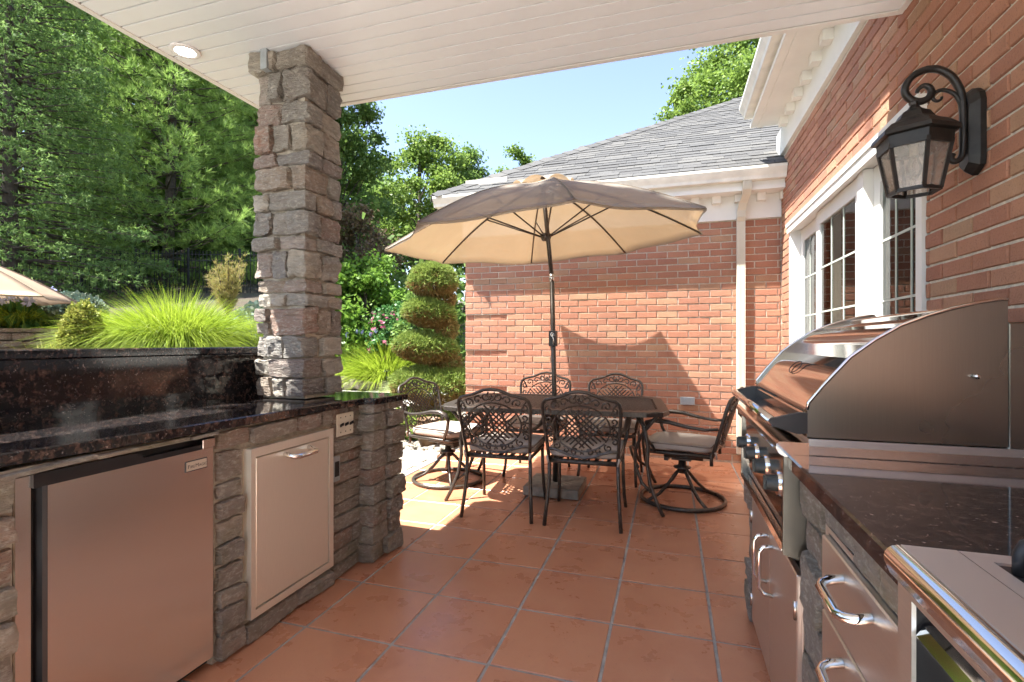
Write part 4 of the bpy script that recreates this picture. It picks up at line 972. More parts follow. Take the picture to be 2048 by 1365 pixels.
s2 = copy_tree(s1); s2.location = (-1.83, 3.97, 0); s2.rotation_euler.z = R(-90 - 16); s2['label'] = 'swivel chair with round base at the left end of the table by the paver path'

# table with an open lattice top
tb = thing('patio_table', (-.86, 3.92, 0), 'long dark cast metal patio table with lattice top and curved legs', 'table', rz=R(5))
TL, TW, TZ = .83, .51, .72
def table_outline(l, w, ch=.16):
    p = []
    for sx, sy in ((1, -1), (1, 1), (-1, 1), (-1, -1)):
        q = [(sx * l, sy * (w - ch)), (sx * (l - .05), sy * (w - .045)), (sx * (l - ch), sy * w)]
        p += q if sx * sy > 0 else q[::-1]
    return p
ou, ol = table_outline(TL, TW), table_outline(TL - .075, TW - .075, .13); m_ = len(ou)
fr_ = MB(); lv = [(ou, TZ - .034, 0), (ou, TZ - .006, 0), (ou, TZ, .995), (ol, TZ, 0), (ol, TZ - .012, 0)]
ring = []
for po, z, s in lv: ring += [(x * (s or 1), y * (s or 1), z) for x, y in po]
fr_.add(ring, [(a * m_ + i, a * m_ + (i + 1) % m_, ((a + 1) % 5) * m_ + (i + 1) % m_, ((a + 1) % 5) * m_ + i) for a in range(5) for i in range(m_)])
fr_.build('rim', 'castmetal', tb, False)
lt = MB(); hl, hw = TL - .085, TW - .085; pitch = .040
for s in (-1, 1):
    c = -2.6
    while c < 2.6:       # line y = s*x + c clipped to the inner rectangle
        xs = sorted(((-hw - c) / s, (hw - c) / s)); x0 = max(-hl, xs[0]); x1 = min(hl, xs[1])
        if x1 - x0 > .01:
            a = Vector((x0, s * x0 + c, TZ - .006 - (.004 if s > 0 else 0))); b_ = Vector((x1, s * x1 + c, a.z)); u = (b_ - a) / 2; nrm = Vector((-u.y, u.x, 0)).normalized() * .0095
            lt.obox((a + b_) / 2, u, nrm, (0, 0, .0022))
        c += pitch * 1.414
lt.build('lattice_top', 'castmetal', tb, False)
ap = MB()
for sx in (-1, 1): ap.box(sx * (TL - .20) - .012, sx * (TL - .20) + .012, -.36, .36, TZ - .05, TZ - .035)
ap.box(-TL + .2, TL - .2, -.012, .012, TZ - .05, TZ - .036); ap.tube([(.045 * math.cos(a), .045 * math.sin(a), TZ - .008) for a in np.linspace(0, 6.283, 17)[:-1]], .008, 6, True)
ap.build('apron', 'castmetal', tb, False)
for sx in (-1, 1):
    for sy in (-1, 1):
        g_ = MB(); P = lambda x, y, z: (sx * x, sy * y, z)
        g_.tube([P(.60, .31, .685), P(.66, .345, .60), P(.685, .36, .46), P(.68, .36, .34), P(.70, .375, .20), P(.745, .40, .08), P(.785, .42, 0)], [.015, .016, .015, .013, .014, .014, .013], 8)
        g_.build('leg', 'castmetal', tb, False)
        g_ = MB().tube([P(.745, .40, .685), P(.70, .37, .62), P(.64, .335, .53), P(.60, .31, .42), P(.60, .31, .32), P(.645, .335, .20), P(.705, .378, .15)], [.013, .013, .012, .012, .012, .012, .012], 8)
        g_.build('leg_scroll', 'castmetal', tb, False)
    MB().tube([(sx * .62, -.30, .30), (sx * .58, -.12, .36), (sx * .57, 0, .38), (sx * .58, .12, .36), (sx * .62, .30, .30)], .011, 6).build('brace', 'castmetal', tb, False)

# parasol over the table
UC = Vector((-.958, 3.96, 2.012)); UN = Vector((-.0509, -.0426, .998)).normalized(); UR = 1.30; UPH = .3608
def canopy(root, C, Nn, Rr, ph, nseg, hgt, mat, vent=True, pole_mat='castmetal', ribs=True, skew=None):
    e1 = (Vector((1, 0, 0)) - Nn * Nn.x).normalized(); e2 = Nn.cross(e1); ang = [math.pi - 2 * math.pi * k / nseg + ph for k in range(nseg)]
    dirs = [e1 * math.cos(a) + e2 * math.sin(a) for a in ang]; apex = C + Nn * hgt
    cr_ = random.Random(3)
    def rib(k, s): return apex.lerp(C + dirs[k] * Rr, s) + Nn * (.075 * hgt / .47 * math.sin(math.pi * s))
    cv = MB(); ns, ntt = 14, 10; s0 = .14 if vent else 0.
    for k in range(nseg):
        k2 = (k + 1) % nseg; v = []
        wav = cr_.uniform(-1, 1)
        for i in range(ns + 1):
            s = s0 + (1 - s0) * i / ns
            for j in range(ntt + 1):
                t = j / ntt; p = rib(k, s).lerp(rib(k2, s), t); q = 4 * t * (1 - t)
                md = (dirs[k] + dirs[k2]).normalized()
                p = p - md * (.055 * Rr / 1.3 * q * s * s) - Nn * (.028 * q * s * (1.2 - s)) + Nn * (.010 * math.sin(7 * t + 5 * s + wav * 6) * q * s); v.append(p)
        w = ntt + 1
        cv.add(v, [(i * w + j, i * w + j + 1, (i + 1) * w + j + 1, (i + 1) * w + j) for i in range(ns) for j in range(ntt)], True)
        hem = [v[ns * w + j] for j in range(w)]; cv.add(hem + [p - Nn * .016 for p in hem], [(j, j + 1, w + j + 1, w + j) for j in range(ntt)], True)
    me = cv.mesh('canopy', M[mat]); bm = bmesh.new(); bm.from_mesh(me); bmesh.ops.remove_doubles(bm, verts=bm.verts, dist=1e-4); bm.to_mesh(me); bm.free()
    co = bpy.data.objects.new('canopy', me); link(co, root)
    for k in range(nseg): MB().tube([rib(k, s) + Nn * .003 for s in np.linspace(s0 + .02, .995, 9)], .0035, 5).build('seam', mat, co)
    if vent:
        vt = MB(); v = [apex + Nn * .055]
        for k in range(nseg):
            for j in range(6):
                t = j / 6; a, b_ = dirs[k], dirs[(k + 1) % nseg]; p = a.lerp(b_, t) * .27; q = 4 * t * (1 - t)
                v.append(apex + p - Nn * (.050 - .050 * q))
        m_ = nseg * 6; vt.add(v, [(0, 1 + i, 1 + (i + 1) % m_) for i in range(m_)], True); vt.build('vent', mat, co)
        MB().lathe([(0, .05), (.012, .045), (.016, .03), (.02, .02), (0, .02)], apex + Nn * .012, 10).build('finial', pole_mat, root)
    if ribs:
        hub = apex - Nn * (hgt * .93)
        for k in range(nseg):
            rb = MB().tube([rib(k, s) - Nn * .012 for s in np.linspace(.04, .99, 10)], .0075, 6).build('rib', pole_mat, root)
            MB().tube([hub + dirs[k] * .03, rib(k, .50) - Nn * .016], .0065, 6).build('strut', pole_mat, rb)
        MB().lathe([(.0, -.035), (.032, -.03), (.045, .0), (.045, .02), (.03, .03), (0, .03)], hub, 16).build('hub', pole_mat, root)
        MB().lathe([(.0, -.02), (.035, -.02), (.035, .02), (0, .02)], apex - Nn * .03, 16).build('top_notch', pole_mat, root)
    return apex
um = thing('patio_umbrella', (-.87, 3.93, .09), 'tan market umbrella with eight ribs standing through the table', 'umbrella')
ap_ = canopy(um, UC, UN, UR, UPH, 8, .47, 'canopy')
p0 = Vector((-.868, 3.925, .10)); pj = Vector((-.905, 3.94, 1.70))
MB().tube([p0, p0.lerp(pj, .5), pj], .019, 12).build('pole', 'castmetal', um)
MB().tube([pj, ap_ - UN * .02], .0175, 12).build('upper_pole', 'castmetal', um)
MB().tube([pj - Vector((0, 0, .02)), pj + (ap_ - pj) * .05], .0205, 12).build('tilt_joint', 'steel', um)
cb = p0.lerp(pj, .70)
ck = MB().obox(cb, (.029, 0, 0), (0, .03, 0), (0, 0, .062)).build('crank_housing', 'lampmetal', um)
MB().tube([cb + Vector((0, -.03, .03)), cb + Vector((0, -.045, .03)), cb + Vector((.012, -.048, .0)), cb + Vector((.014, -.05, -.05))], .005, 6).tube([cb + Vector((.014 * math.cos(a), -.034, .03 + .014 * math.sin(a))) for a in np.linspace(0, 6.283, 15)[:-1]], .004, 6, True).build('crank', 'steel', ck)
ub = thing('umbrella_base', (-.868, 3.925, 0), 'square concrete umbrella base block on the tiles under the table', 'umbrella base')
MB().box(-1.085, -.655, 3.72, 4.13, .006, .078, b=.005).build('block', 'base_stone', ub); MB().tube([(-.868, 3.925, .079), (-.868, 3.925, .42)], .026, 12).build('stem', 'lampmetal', ub)
MB().tube([(-.868, 3.90, .30), (-.868, 3.86, .30)], .01, 8).build('clamp_screw', 'lampmetal', ub)

# second umbrella, far left, mostly outside the picture
u2 = thing('tan_umbrella', (plan(-6.3, 5.6).x, plan(-6.3, 5.6).y, .95), 'corner of a tan umbrella canopy above the flower bed at the far left edge', 'umbrella')
c2 = plan(-6.72, 5.6, 1.71); ap2 = canopy(u2, c2, Vector((0, 0, 1)), 1.42, R(-70), 8, .60, 'canopy_far', False)
MB().tube([(c2.x, c2.y, .9), ap2], .02, 10).build('pole', 'castmetal', u2)

# ------------------------------------------------------------------ planting
def unit(a): return a / np.maximum(np.linalg.norm(a, axis=-1, keepdims=True), 1e-9)
def rdir(n): return unit(rng.normal(size=(n, 3)))
def perp(d): return unit(np.cross(d, rdir(len(d))))
def needles(C, D, per, length, width, spread):
    n = len(C); p = np.repeat(C, per, 0); d = unit(np.repeat(D, per, 0) + spread * rng.normal(size=(n * per, 3))); w = perp(d) * width
    L = length * rng.uniform(.6, 1.15, (n * per, 1)); V = np.stack([p - w, p + w, p + d * L], 1).reshape(-1, 3)
    return V, np.arange(len(V)).reshape(-1, 3)
def leaves(P, size, aspect=.45, up=.3, D=None, spread=1.):
    n = len(P); a = rdir(n) if D is None else unit(D + spread * rng.normal(size=(n, 3))); b = np.cross(a, unit(rdir(n) + np.array([0, 0, up]) * 3)); b = unit(b)
    L = size * rng.uniform(.6, 1.25, (n, 1)); W = L * aspect
    nn = np.cross(a, b); V = np.stack([P, P + a * L * .5 + b * W + nn * L * .08, P + a * L, P + a * L * .5 - b * W + nn * L * .08], 1).reshape(-1, 3)
    return V, np.arange(len(V)).reshape(-1, 4)
def blades(base, D, length, width, droop, seg=5, rn=None):
    n = len(base); L = length * rng.uniform(.7, 1.08, (n, 1)); side = unit(np.cross(D, rdir(n) * .6 + np.array([0, 0, 1.]))) * width; out = D * np.array([1, 1, 0]); out = unit(out + 1e-6)
    rows = []
    dr = droop * rng.uniform(.5, 1.2, (n, 1)) * (1. if rn is None else (.2 + .9 * rn)[:, None])
    for k in range(seg + 1):
        t = k / seg; c = base + D * L * t + out * (dr * L * .45 * t * t) - np.array([0, 0, 1.]) * (dr * L * t ** 2.4)
        w = side * (1 - t ** 1.5 * .96); rows += [c - w, c + w]
    V = np.stack(rows, 1); m = 2 * (seg + 1); f = np.array([(2 * k, 2 * k + 1, 2 * k + 3, 2 * k + 2) for k in range(seg)])
    F = (np.arange(n)[:, None, None] * m + f[None]).reshape(-1, 4); return V.reshape(-1, 3), F
def cat(*parts):
    V, F, o = [], [], 0
    for v, f in parts: V.append(v); F.append(f + o); o += len(v)
    return np.concatenate(V), np.concatenate(F)
def limb(mb, a, b, r0, r1, bend=.08, n=6, sides=7):
    a, b = np.array(a, float), np.array(b, float); L = np.linalg.norm(b - a); off = rng.normal(size=3) * bend * L
    pts = [a + (b - a) * t + off * math.sin(math.pi * t) for t in np.linspace(0, 1, n)]
    mb.tube([tuple(p) for p in pts], [r0 + (r1 - r0) * t for t in np.linspace(0, 1, n)], sides)

def broadleaf(name, base, hgt, rad, label, cat_, mat, clumps=60, per=230, size=.16, z0=.35, spread=.3, trunk=.16, group=None, lean=(0, 0), flat=1., aspect=.42):
    b = np.array(base); root = thing(name, tuple(b), label, cat_, group)
    top = b + np.array([lean[0], lean[1], hgt]); cz = z0 * hgt; ch = hgt - cz
    C = []
    while len(C) < clumps:
        p = rdir(1)[0] * rng.uniform(.35, 1) ** .6
        w = 1 - .35 * max(0, p[2]); q = b + np.array([lean[0], lean[1], 0]) * (.5 + .5 * p[2]) + np.array([p[0] * rad * w, p[1] * rad * w, cz + ch * (.5 + .5 * p[2]) ** (1 / flat)])
        C.append(q + rng.normal(size=3) * rad * .06)
    C = np.array(C)
    tk = MB(); t_end = b + np.array([lean[0], lean[1], hgt]) * .82; limb(tk, b - np.array([0, 0, .3]), t_end, trunk, trunk * .18, .03, 9, 9)
    br = tk
    for c in C[::2]:
        t = min(.8, max(.2, (c[2] - b[2]) / hgt - .12)); s = b + (t_end - b) * t; limb(br, s, c, trunk * .3 * (1 - t * .6), .008, .08, 5, 5)
    br.build('trunk', 'bark', root)
    nl = per; P = np.repeat(C, nl, 0) + rng.normal(size=(clumps * nl, 3)) * np.array([1, 1, .7]) * spread * rad * .55 * np.repeat(rng.uniform(.6, 1.25, (clumps, 1)), nl, 0)
    P = P[rng.random(len(P)) < .97]
    V, F = leaves(P, size, aspect, .35); big_mesh('crown', V, F, mat, root); return root
def pine(name, base, hgt, rad, label, mat='pine', levels=26, per=7, tuft=26, needle=.16, z0=.05, group=None, tips=30, droop=0., spreadn=.55, width=.0065, trunk=.16, clump=11, crad=.13):
    b = np.array(base); root = thing(name, tuple(b), label, 'tree', group)
    tk = MB(); limb(tk, b - np.array([0, 0, .3]), b + np.array([0, 0, hgt]), trunk, .02, .01, 9, 9)
    br = tk; C, D = [], []
    for i in range(levels):
        f = i / (levels - 1); zc = hgt * (z0 + (1 - z0) * f); Rr = rad * (1 - f) ** .75 * rng.uniform(.82, 1.12) + .12
        for k in range(per):
            a = k * 2 * math.pi / per + i * 1.3 + rng.normal() * .25; l = Rr * rng.uniform(.7, 1.12); d = np.array([math.cos(a), math.sin(a), 0])
            rise = .22 * l * (.4 + f) - droop * l
            s = b + np.array([0, 0, zc]); e = s + d * l + np.array([0, 0, rise])
            br.tube([tuple(s), tuple(s + d * l * .5 + np.array([0, 0, rise * .3])), tuple(e)], [.028 * (1 - f) + .008, .016, .004], 5)
            side = np.array([-d[1], d[0], 0]); nc = max(3, int(tips * l / rad))
            t = np.linspace(.34, 1.0, nc) ** .8 + rng.normal(size=nc) * .03; sg = np.where(np.arange(nc) % 2, 1, -1) * rng.uniform(.2, 1, nc)
            sp = sg * l * .34 * (1.12 - t); cc = s + d * (l * t)[:, None] + side * sp[:, None] + np.array([0, 0, 1.]) * (rise * t ** 1.5 - droop * .35 * np.abs(sp) + rng.normal(size=nc) * .05)[:, None]
            m = clump; c = np.repeat(cc, m, 0) + rng.normal(size=(nc * m, 3)) * np.array([1, 1, .45]) * crad
            C.append(c); D.append(unit((c - np.repeat(cc, m, 0)) * 3.2 * (1 - droop) + d * (.35 + droop) + np.array([0, 0, .55 - droop * 1.6]) + rng.normal(size=(nc * m, 3)) * .25))
    br.build('trunk', 'bark', root)
    C, D = np.concatenate(C), np.concatenate(D); V, F = needles(C, D, tuft, needle, width, spreadn); big_mesh('crown', V, F, mat, root); return root
def at(l, d): p = plan(l, d); return (p.x, p.y, height(p.x, p.y))

# trees on the slope to the left
pine('white_pine', at(-10.0, 14.5), 13.2, 4.1, 'bright green white pine right of the darker hemlock, behind the big grass', levels=34, per=8, tips=8, needle=.23, tuft=17, z0=.0, width=.0095, clump=11, crad=.14, spreadn=.5)
pine('white_pine', at(-13.6, 18.2), 16, 4.5, 'taller soft white pine behind, between the hemlock and the bright pine', levels=32, per=8, tips=8, needle=.26, tuft=13, width=.0115, crad=.17)
pine('white_pine', at(-8.9, 19.0), 12.5, 3.6, 'white pine just left of the stone column, partly hidden by it', levels=30, per=8, tips=8, needle=.26, tuft=13, width=.0115, crad=.17)
pine('hemlock_tree', at(-10.6, 10.6), 9.6, 3.1, 'dark drooping hemlock at the left edge above the flower bed', 'hemlock', levels=44, per=9, tips=10, needle=.085, tuft=9, droop=.22, spreadn=.6, width=.012, z0=0, clump=12, crad=.13)
pine('hemlock_tree', at(-14.2, 14.5), 14, 3.4, 'tall hemlock farther back at the left edge of the picture', 'hemlock', levels=38, per=8, tips=8, needle=.11, tuft=8, droop=.2, spreadn=.6, width=.015, clump=12, crad=.16)
broadleaf('lime_tree', at(-17.5, 19), 17, 4.6, 'sunlit yellow-green tree behind the pines at the top left corner', 'tree', 'leaf_lime', 90, 200, .24, .25, .3)
broadleaf('shade_tree', at(-11.5, 21), 15, 4.2, 'leafy green tree showing through behind the pines left of the column', 'tree', 'leaf_lime', 90, 180, .24, .15, .32)
# trees seen between column and house
broadleaf('oak_tree', at(-7.1, 20.0), 10.6, 1.9, 'tall dark green tree leaning in just right of the stone column', 'tree', 'leaf_dark', 80, 340, .14, .12, .25, .22, lean=(.4, 0))
broadleaf('ash_tree', at(-5.0, 27.0), 10.6, 2.6, 'light airy tree rising left of the umbrella', 'tree', 'leaf', 66, 330, .16, .30, .22, .2)
broadleaf('ash_tree', at(-2.7, 29.0), 9.9, 2.0, 'rounded tree right behind the peak of the umbrella', 'tree', 'leaf_dark', 46, 320, .16, .25, .25, .2)
broadleaf('young_tree', at(.30, 33.0), 10.7, 1.7, 'small tree top just above the low end of the shingle roof', 'tree', 'leaf', 26, 300, .17, .25, .30, .16)
broadleaf('oak_tree', at(9.3, 20.5), 13.0, 3.1, 'big leafy oak rising behind the shingle roof at the right', 'tree', 'leaf', 95, 380, .14, .3, .23, .25)
broadleaf('oak_tree', at(6.3, 18.5), 10.0, 1.3, 'slim leafy tree left of the oak behind the roof ridge', 'tree', 'leaf', 36, 360, .13, .3, .28, .2)
broadleaf('japanese_maple', at(-5.1, 16.4), 5.0, 1.35, 'rusty red-brown maple above the laurel, right of the column', 'tree', 'leaf_red', 36, 210, .11, .35, .3, .09)
broadleaf('laurel_bush', at(-4.25, 14.6), 3.6, 1.55, 'big glossy green laurel bush behind the pond', 'bush', 'laurel', 80, 210, .13, .02, .24, .08, flat=.85, aspect=.34)
broadleaf('laurel_bush', at(-5.6, 15.5), 2.7, 1.0, 'lower laurel bush tucked against the column side of the big one', 'bush', 'laurel', 40, 180, .13, .02, .26, .06, aspect=.34)
broadleaf('evergreen_shrub', at(-1.9, 12.5), 3.0, 1.0, 'green shrub filling the gap behind the spiral topiary next to the brick wall', 'shrub', 'leaf_dark', 44, 200, .10, .02, .25, .06)
broadleaf('forest_tree', at(-12, 34), 12, 5.5, 'distant woodland tree low behind the maple and laurel', 'tree', 'leaf_dark', 60, 150, .35, .02, .3, .2)
rs_ = broadleaf('rose_of_sharon', at(-3.05, 13.4), 2.25, .78, 'flowering shrub with pink blossoms left of the spiral topiary', 'shrub', 'hosta', 44, 170, .085, .05, .27, .05)
P = np.array(at(-3.05, 13.4)) + np.array([0, 0, 1.15]) + rdir(120) * np.array([.85, .85, 1.05]) * rng.uniform(.75, 1.05, (120, 1))
P = np.repeat(P, 6, 0); V, F = leaves(P, .085, .5, .1); big_mesh('blossoms', V, F, 'pink', rs_, kind='stuff')
broadleaf('tulip_tree', (-4.95, -.30, .95), 12.6, .95, 'tall tree just outside the left edge whose shade falls on the umbrella', 'tree', 'leaf', 46, 240, .17, .76, .34, .15)
# woodland mass far behind the pines
P = np.concatenate([np.array(at(l, d)) + rng.normal(size=(900, 3)) * np.array([2.2, 2.2, 1.6]) + np.array([0, 0, z]) for l, d, z in ((-26, 26, 3), (-26, 27, 8), (-22, 26, 4), (-18, 27, 4), (-20, 29, 9), (-14, 27, 3.5), (-12, 30, 4), (-17, 31, 3), (-9, 34, 3), (-13, 33, 7), (-4, 40, 4), (0, 42, 4), (-7, 40, 4.5), (-24, 30, 13), (-20, 30, 14))])
V, F = leaves(P, .5, .45); tag(big_mesh('far_wood', V, F, 'leaf_dark'), kind='stuff', label='distant leafy wood on the slope behind the pines and the pond', cat='wood')

P = np.concatenate([np.array(at(l, d)) + rng.normal(size=(1500, 3)) * np.array([1.3, 1.3, .9]) + np.array([0, 0, z]) for l, d, z in [(-16 + 1.15 * k, 17.5 + 1.2 * (k % 3), .9 + .8 * (k % 2)) for k in range(11)]])
V, F = leaves(P, .26, .42); tag(big_mesh('understory', V, F, 'leaf_dark'), kind='stuff', label='dark undergrowth between the pine trunks behind the iron fence', cat='undergrowth')
# iron fence on the slope
def fence(l0, d0, l1, d1, n, label):
    a, b = np.array(at(l0, d0)), np.array(at(l1, d1)); f_ = thing('iron_fence', tuple(a), label, 'fence')
    for k in range(n + 1):
        t = k / n; p = a + (b - a) * t; z = height(p[0], p[1]); post = k % 14 == 0; r = .02 if post else .007
        B(p[0] - r, p[0] + r, p[1] - r, p[1] + r, z - .05, z + (1.1 if post else 1.04)).build('post' if post else 'picket', 'iron', f_)
    rl = MB()
    for h in (.12, .80, .95):
        rl.tube([(*(a + (b - a) * t)[:2], height(*(a + (b - a) * t)[:2]) + h) for t in np.linspace(0, 1, 12)], .011, 4)
    rl.build('rails', 'iron', f_)
fence(-12.6, 11.6, -5.6, 12.6, 84, 'black iron picket fence running along the slope below the pines')

# retaining wall of blocks and its bed
rw = thing('retaining_wall', at(-5.6, 6.35), 'low reddish block retaining wall behind the daylilies at the left', 'wall')
p0_, p1_ = plan(-9.4, 6.4), plan(-4.15, 6.55); ux = (p1_ - p0_).normalized(); L = (p1_ - p0_).length; an = math.atan2(ux.y, ux.x)
for c in range(4):
    k = 0; s = -.15 if c % 2 else 0
    while s < L - .1:
        w = .30; p = p0_ + ux * (s + w / 2); me = block_mesh(w - .008, .2, .096 if c < 3 else .055, 900 + c * 31 + k % 9, 'block', .04, 2, .12) if (c, k % 9) not in _bc else _bc[(c, k % 9)]
        _bc[(c, k % 9)] = me; z = 1.0 + .05 + c * .102 - (.02 if c == 3 else 0)
        q = view((p.x, p.y, z))
        if q[0] > -260: place('block', me, (p.x, p.y, z), rw, (0, 0, an))
        s += w; k += 1
def grass_clump(name, l, d, h, n, spread, label, mat='grass', width=.0045, droop=.75, fan=.75, cat_='grass', base_r=.25, dz=0., seg=5, mix=None):
    b = np.array(at(l, d)) + np.array([0, 0, dz]); root = thing(name, tuple(b), label, cat_)
    r = base_r * np.sqrt(rng.random(n)); a = rng.random(n) * 2 * math.pi
    base = b + np.stack([r * np.cos(a), r * np.sin(a), np.zeros(n)], 1)
    D = unit(np.stack([np.cos(a) * r / base_r * fan, np.sin(a) * r / base_r * fan, np.ones(n)], 1) + rng.normal(size=(n, 3)) * .16)
    k = n if mix is None else int(n * (1 - mix[1]))
    rn = r / base_r; V, F = blades(base[:k], D[:k], h, width, droop, seg, rn[:k]); big_mesh('blades', V, F, mat, root)
    if mix: V, F = blades(base[k:], D[k:], h * .9, width, droop * 1.15, seg, rn[k:]); big_mesh('outer_blades', V, F, mix[0], root)
    return root
grass_clump('maiden_grass', -3.72, 5.55, .99, 8500, .8, 'huge bright green fountain of ornamental grass left of the column', fan=.70, droop=.78, base_r=.40, dz=-.04, width=.0046, seg=7, mix=('grass_pale', .07))
grass_clump('maiden_grass', -3.05, 6.1, .85, 900, .5, 'blue-green ornamental grass tuft low behind the column', 'spruce_blue', fan=.9, droop=.7, base_r=.25)
grass_clump('maiden_grass', -6.75, 6.9, .60, 1100, .5, 'arching green grass at the left edge under the tan umbrella', 'grass', fan=1., droop=.8, base_r=.25)
grass_clump('fountain_grass', -3.25, 12.9, 1.75, 2600, .8, 'lime green fountain grass behind the pond rocks', 'grass', .009, .75, .8, base_r=.35)
grass_clump('fountain_grass', -2.2, 10.9, .85, 800, .6, 'pale arching grass spilling beside the spiral topiary', 'grass_pale', .006, .95, .9, base_r=.22)
pk = grass_clump('pickerelweed', -4.0, 13.15, 1.35, 150, .4, 'upright pond plant with broad lime leaves and blue flower spikes', 'leaf_lime', .018, .15, .30, 'pond plant', base_r=.3)
P = np.array(at(-4.0, 13.15)) + np.stack([rng.normal(size=46) * .28, rng.normal(size=46) * .2, rng.uniform(.45, 1.25, 46)], 1)
V, F = leaves(P, .20, .32, 0, np.tile([[0, 0, 1.]], (46, 1)), .35); big_mesh('leaves', V, F, 'leaf_lime', pk)
P = np.array(at(-4.0, 13.15)) + np.stack([rng.normal(size=9) * .32, rng.normal(size=9) * .2, rng.uniform(1.1, 1.4, 9)], 1)
V, F = leaves(np.repeat(P, 8, 0), .12, .25, 0, np.tile([[0, 0, 1.]], (72, 1)), .2); big_mesh('flower_spikes', V, F, 'lilac', pk, kind='stuff')
for l, d, h, n, lb in ((-4.55, 4.35, .46, 60, 'straggly yellowing daylily with seed heads at the left behind the bar ledge'), (-3.98, 4.3, .50, 70, 'green and straw daylily tuft beside the clipped boxwood'), (-4.3, 4.7, .45, 60, 'small daylily clump between the other two near the block wall')):
    grass_clump('daylily', l, d, h, n, .3, lb, 'straw', .006, .75, .8, 'daylily', .12, dz=-.12)
grass_clump('liriope', -3.15, 4.25, .30, 900, .4, 'low bright green mound of lilyturf at the foot of the boxwood', 'grass', .004, .9, 1.3, 'ground cover', .36, dz=-.04)
grass_clump('liriope', -3.6, 4.3, .26, 500, .4, 'dark green low mound left of the bright lilyturf', 'hosta', .005, .9, 1.2, 'ground cover', .25, dz=-.04)
def clipped(name, c, rx, rz, label, mat, n, size, cat_='shrub', power=2.2, group=None):
    root = thing(name, (c[0], c[1], c[2]), label, cat_, group); d = rdir(n); d[:, 2] = np.abs(d[:, 2]) if rz > rx else d[:, 2]
    P = np.array(c) + d * np.array([rx, rx, rz]) * (1 + .05 * rng.normal(size=(n, 1))) * rng.uniform(.85, 1.0, (n, 1))
    V, F = leaves(P, size, .42, .2, d, .7); big_mesh('foliage', V, F, mat, root)
    s = MB(); s.lathe([(0, -.3)] + [(.84 * rx * math.cos(q), .84 * rz * math.sin(q)) for q in np.linspace(R(-80) if rz <= rx else R(-20), R(88), 9)] + [(0, .84 * rz)], c, 12); s.build('inner_twigs', mat, root); return root
clipped('boxwood', tuple(plan(-4.08, 4.75, 1.02)), .170, .53, 'clipped egg-shaped boxwood in front of the block wall', 'boxwood', 13000, .030)
clipped('blue_spruce', tuple(plan(-6.3, 7.2, 1.60)), .36, .27, 'low rounded blue spruce behind the clipped boxwood', 'spruce_blue', 7000, .05)
hs = clipped('hosta', tuple(plan(-6.75, 7.0, 1.42)), .38, .24, 'hosta with pale lilac flower spikes beside the blue spruce', 'hosta', 420, .20, 'hosta')
P = np.array(plan(-6.75, 7.0, 1.66)) + np.stack([rng.normal(size=60) * .26, rng.normal(size=60) * .2, rng.uniform(0, .28, 60)], 1)
V, F = leaves(np.repeat(P, 7, 0), .075, .3, -.2); big_mesh('flower_spikes', V, F, 'lilac', hs, kind='stuff')
yc = thing('golden_conifer', at(-4.6, 8.1), 'small yellow-orange feathery conifer beside the top of the big grass', 'conifer')
b = np.array(at(-4.6, 8.1)); C, D = [], []; st = MB()
for k in range(26):
    a = rng.random() * 6.283; L_ = rng.uniform(.45, .95); tip = np.array([math.cos(a) * .30 * rng.uniform(.2, 1), math.sin(a) * .30 * rng.uniform(.2, 1), L_]); tt = rng.uniform(.25, 1, 26)[:, None]
    C.append(b + tip * tt * np.array([1, 1, 1]) + rng.normal(size=(26, 3)) * .03); D.append(unit(np.tile(tip, (26, 1)) + rng.normal(size=(26, 3)) * .3)); st.tube([tuple(b), tuple(b + tip * .6 + np.array([0, 0, .05])), tuple(b + tip)], [.008, .005, .002], 4)
V, F = needles(np.concatenate(C), np.concatenate(D), 9, .10, .0045, .4); big_mesh('foliage', V, F, 'yellow_conifer', yc); st.build('stem', 'bark', yc)
clipped('juniper', tuple(plan(-3.55, 7.3, 1.42)), .5, .30, 'spreading grey-green juniper right of the big grass beside the column', 'spruce_blue', 5200, .07)

# spiral topiary by the end of the brick wall
tb_ = np.array((-2.90, 5.83, 0.)); tp_ = thing('spiral_topiary', tuple(tb_), 'spiral-clipped juniper topiary with brown undersides at the end of the brick wall', 'topiary')
mb = MB(); limb(mb, tb_ - [0, 0, .1], tb_ + [0, 0, 2.1], .045, .02, .02, 8, 8); mb.build('trunk', 'bark', tp_)
G, Gd, Bn, Bd = [], [], [], []
lobes = []
rt = np.array([CS, SN, 0])                                  # across the view
for off, z, rr in ((.0, 2.04, .24), (.0, 1.94, .28), (-.08, 1.58, .27), (-.01, 1.54, .26), (-.17, 1.14, .30), (-.04, 1.10, .31), (-.18, .66, .33), (.06, .62, .40), (.22, .68, .30)): lobes.append((tb_ + rt * off + np.array([0, 0, z]), rr))
conn = [(tb_ + rt * off + np.array([0, 0, z]), rr) for off, z, rr in ((.16, 1.74, .10), (.17, 1.36, .13), (.20, .92, .15))]
for c, rr in conn:
    d = rdir(700); Bn.append(c + d * rr * (1 + .12 * rng.normal(size=(700, 1)))); Bd.append(d)
for c, rr in lobes:
    n = 3600; d = rdir(n); sq = np.array([rr, rr, rr * .56]); P = c + d * sq * (1 + .07 * rng.normal(size=(n, 1)))
    up = d[:, 2] + rng.normal(size=n) * .2 > -.15
    G.append(P[up]); Gd.append(d[up]); Bn.append(P[~up]); Bd.append(d[~up])
def thin(P, D):                                            # keep only points outside every lobe's inner part
    keep = np.ones(len(P), bool)
    for c, rr in lobes: keep &= (((P - c) / np.array([rr, rr, rr * .56])) ** 2).sum(1) > .72
    return P[keep], D[keep]
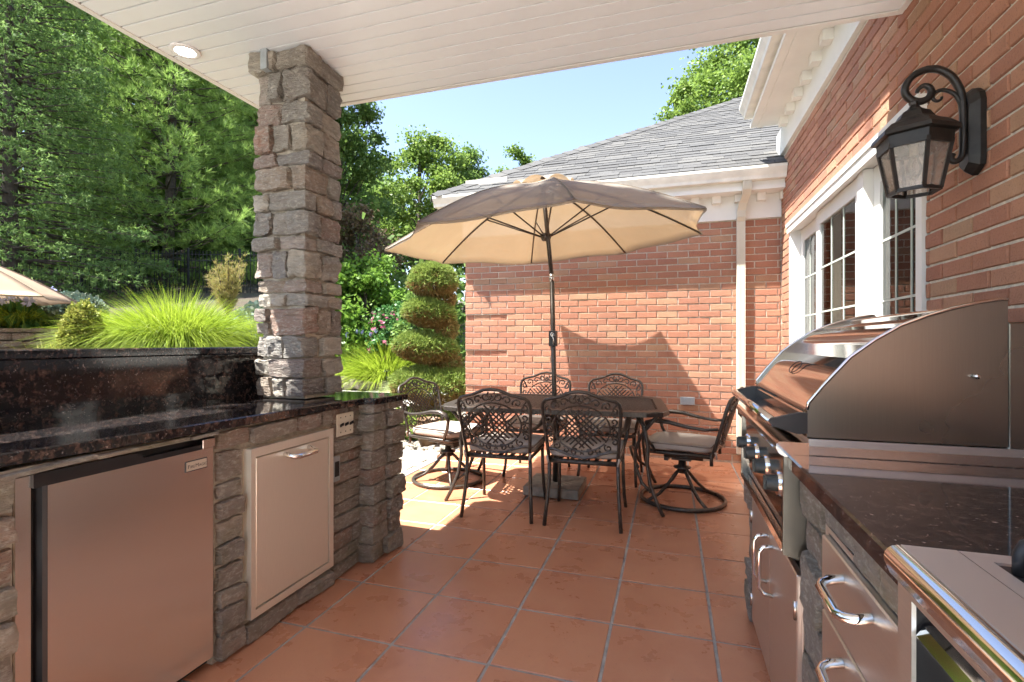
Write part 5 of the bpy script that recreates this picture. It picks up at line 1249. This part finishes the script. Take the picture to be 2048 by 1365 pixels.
P, D = thin(np.concatenate(G), np.concatenate(Gd)); V, F = needles(P, D, 4, .06, .007, .6); big_mesh('foliage', V, F, 'topiary', tp_)
P, D = thin(np.concatenate(Bn), np.concatenate(Bd)); V, F = needles(P, D, 4, .05, .006, .6); big_mesh('dry_foliage', V, F, 'topiary_dry', tp_)
clipped('topiary_skirt', (-3.05, 5.75, .12), .52, .22, 'low spreading green juniper skirt around the foot of the spiral topiary', 'topiary', 9000, .05)

# pond boulders
rr_ = random.Random(4)
ORD = 'first second third fourth fifth sixth seventh eighth ninth tenth eleventh twelfth thirteenth fourteenth fifteenth sixteenth'.split()
for i in range(16):
    l = -5.2 + i * .2 + rr_.uniform(-.05, .05); d = 12.45 + rr_.uniform(-.15, .15); s = rr_.uniform(.28, .50); p = plan(l, d)
    me = block_mesh(s * 1.3, s * .9, s * .55, 40 + i, 'boulder', .14, 3, .35)
    o = bpy.data.objects.new('boulder', me); o.location = (p.x, p.y, .06 + rr_.uniform(0, .16)); o.rotation_euler = (rr_.uniform(-.2, .2), rr_.uniform(-.2, .2), rr_.uniform(0, 3)); link(o)
    tag(o, ORD[i] + ' boulder from the column in the row edging the pond', 'boulder', 'boulders edging the pond')
for i, w_ in enumerate(('nearest the column', 'in the middle', 'farthest from the column')):
    p = plan(-4.78 + i * .24, 13.6); me = block_mesh(.5, .45, .34, 80 + i, 'boulder', .16, 3, .3)
    o = bpy.data.objects.new('boulder', me); o.location = (p.x, p.y, .30 + (.18 if i == 1 else .05)); o.rotation_euler = (.1, .15 * i, i); link(o)
    tag(o, 'dark boulder of the waterfall behind the pond edge, the one ' + w_, 'boulder', 'boulders of the waterfall')
pl_ = thing('path_light', at(-3.05, 12.15), 'small dark path light standing in the gravel before the boulders', 'garden light')
x, y, z = at(-3.05, 12.15); MB().tube([(x, y, z), (x, y, z + .5)], .014, 6).build('stake', 'iron', pl_); MB().lathe([(0, .56), (.03, .55), (.11, .50), (.11, .49), (0, .5)], (x, y, z), 14).build('shade', 'iron', pl_)
pt = thing('planter_pot', (-2.62, 5.15, 0), 'brown glazed pot behind the left swivel chair', 'pot')
MB().lathe([(0, 0), (.09, 0), (.13, .12), (.14, .24), (.12, .30), (.135, .32), (.125, .32), (.11, .29), (0, .27)], (-2.62, 5.15, 0), 20).build('pot_body', 'pot', pt)
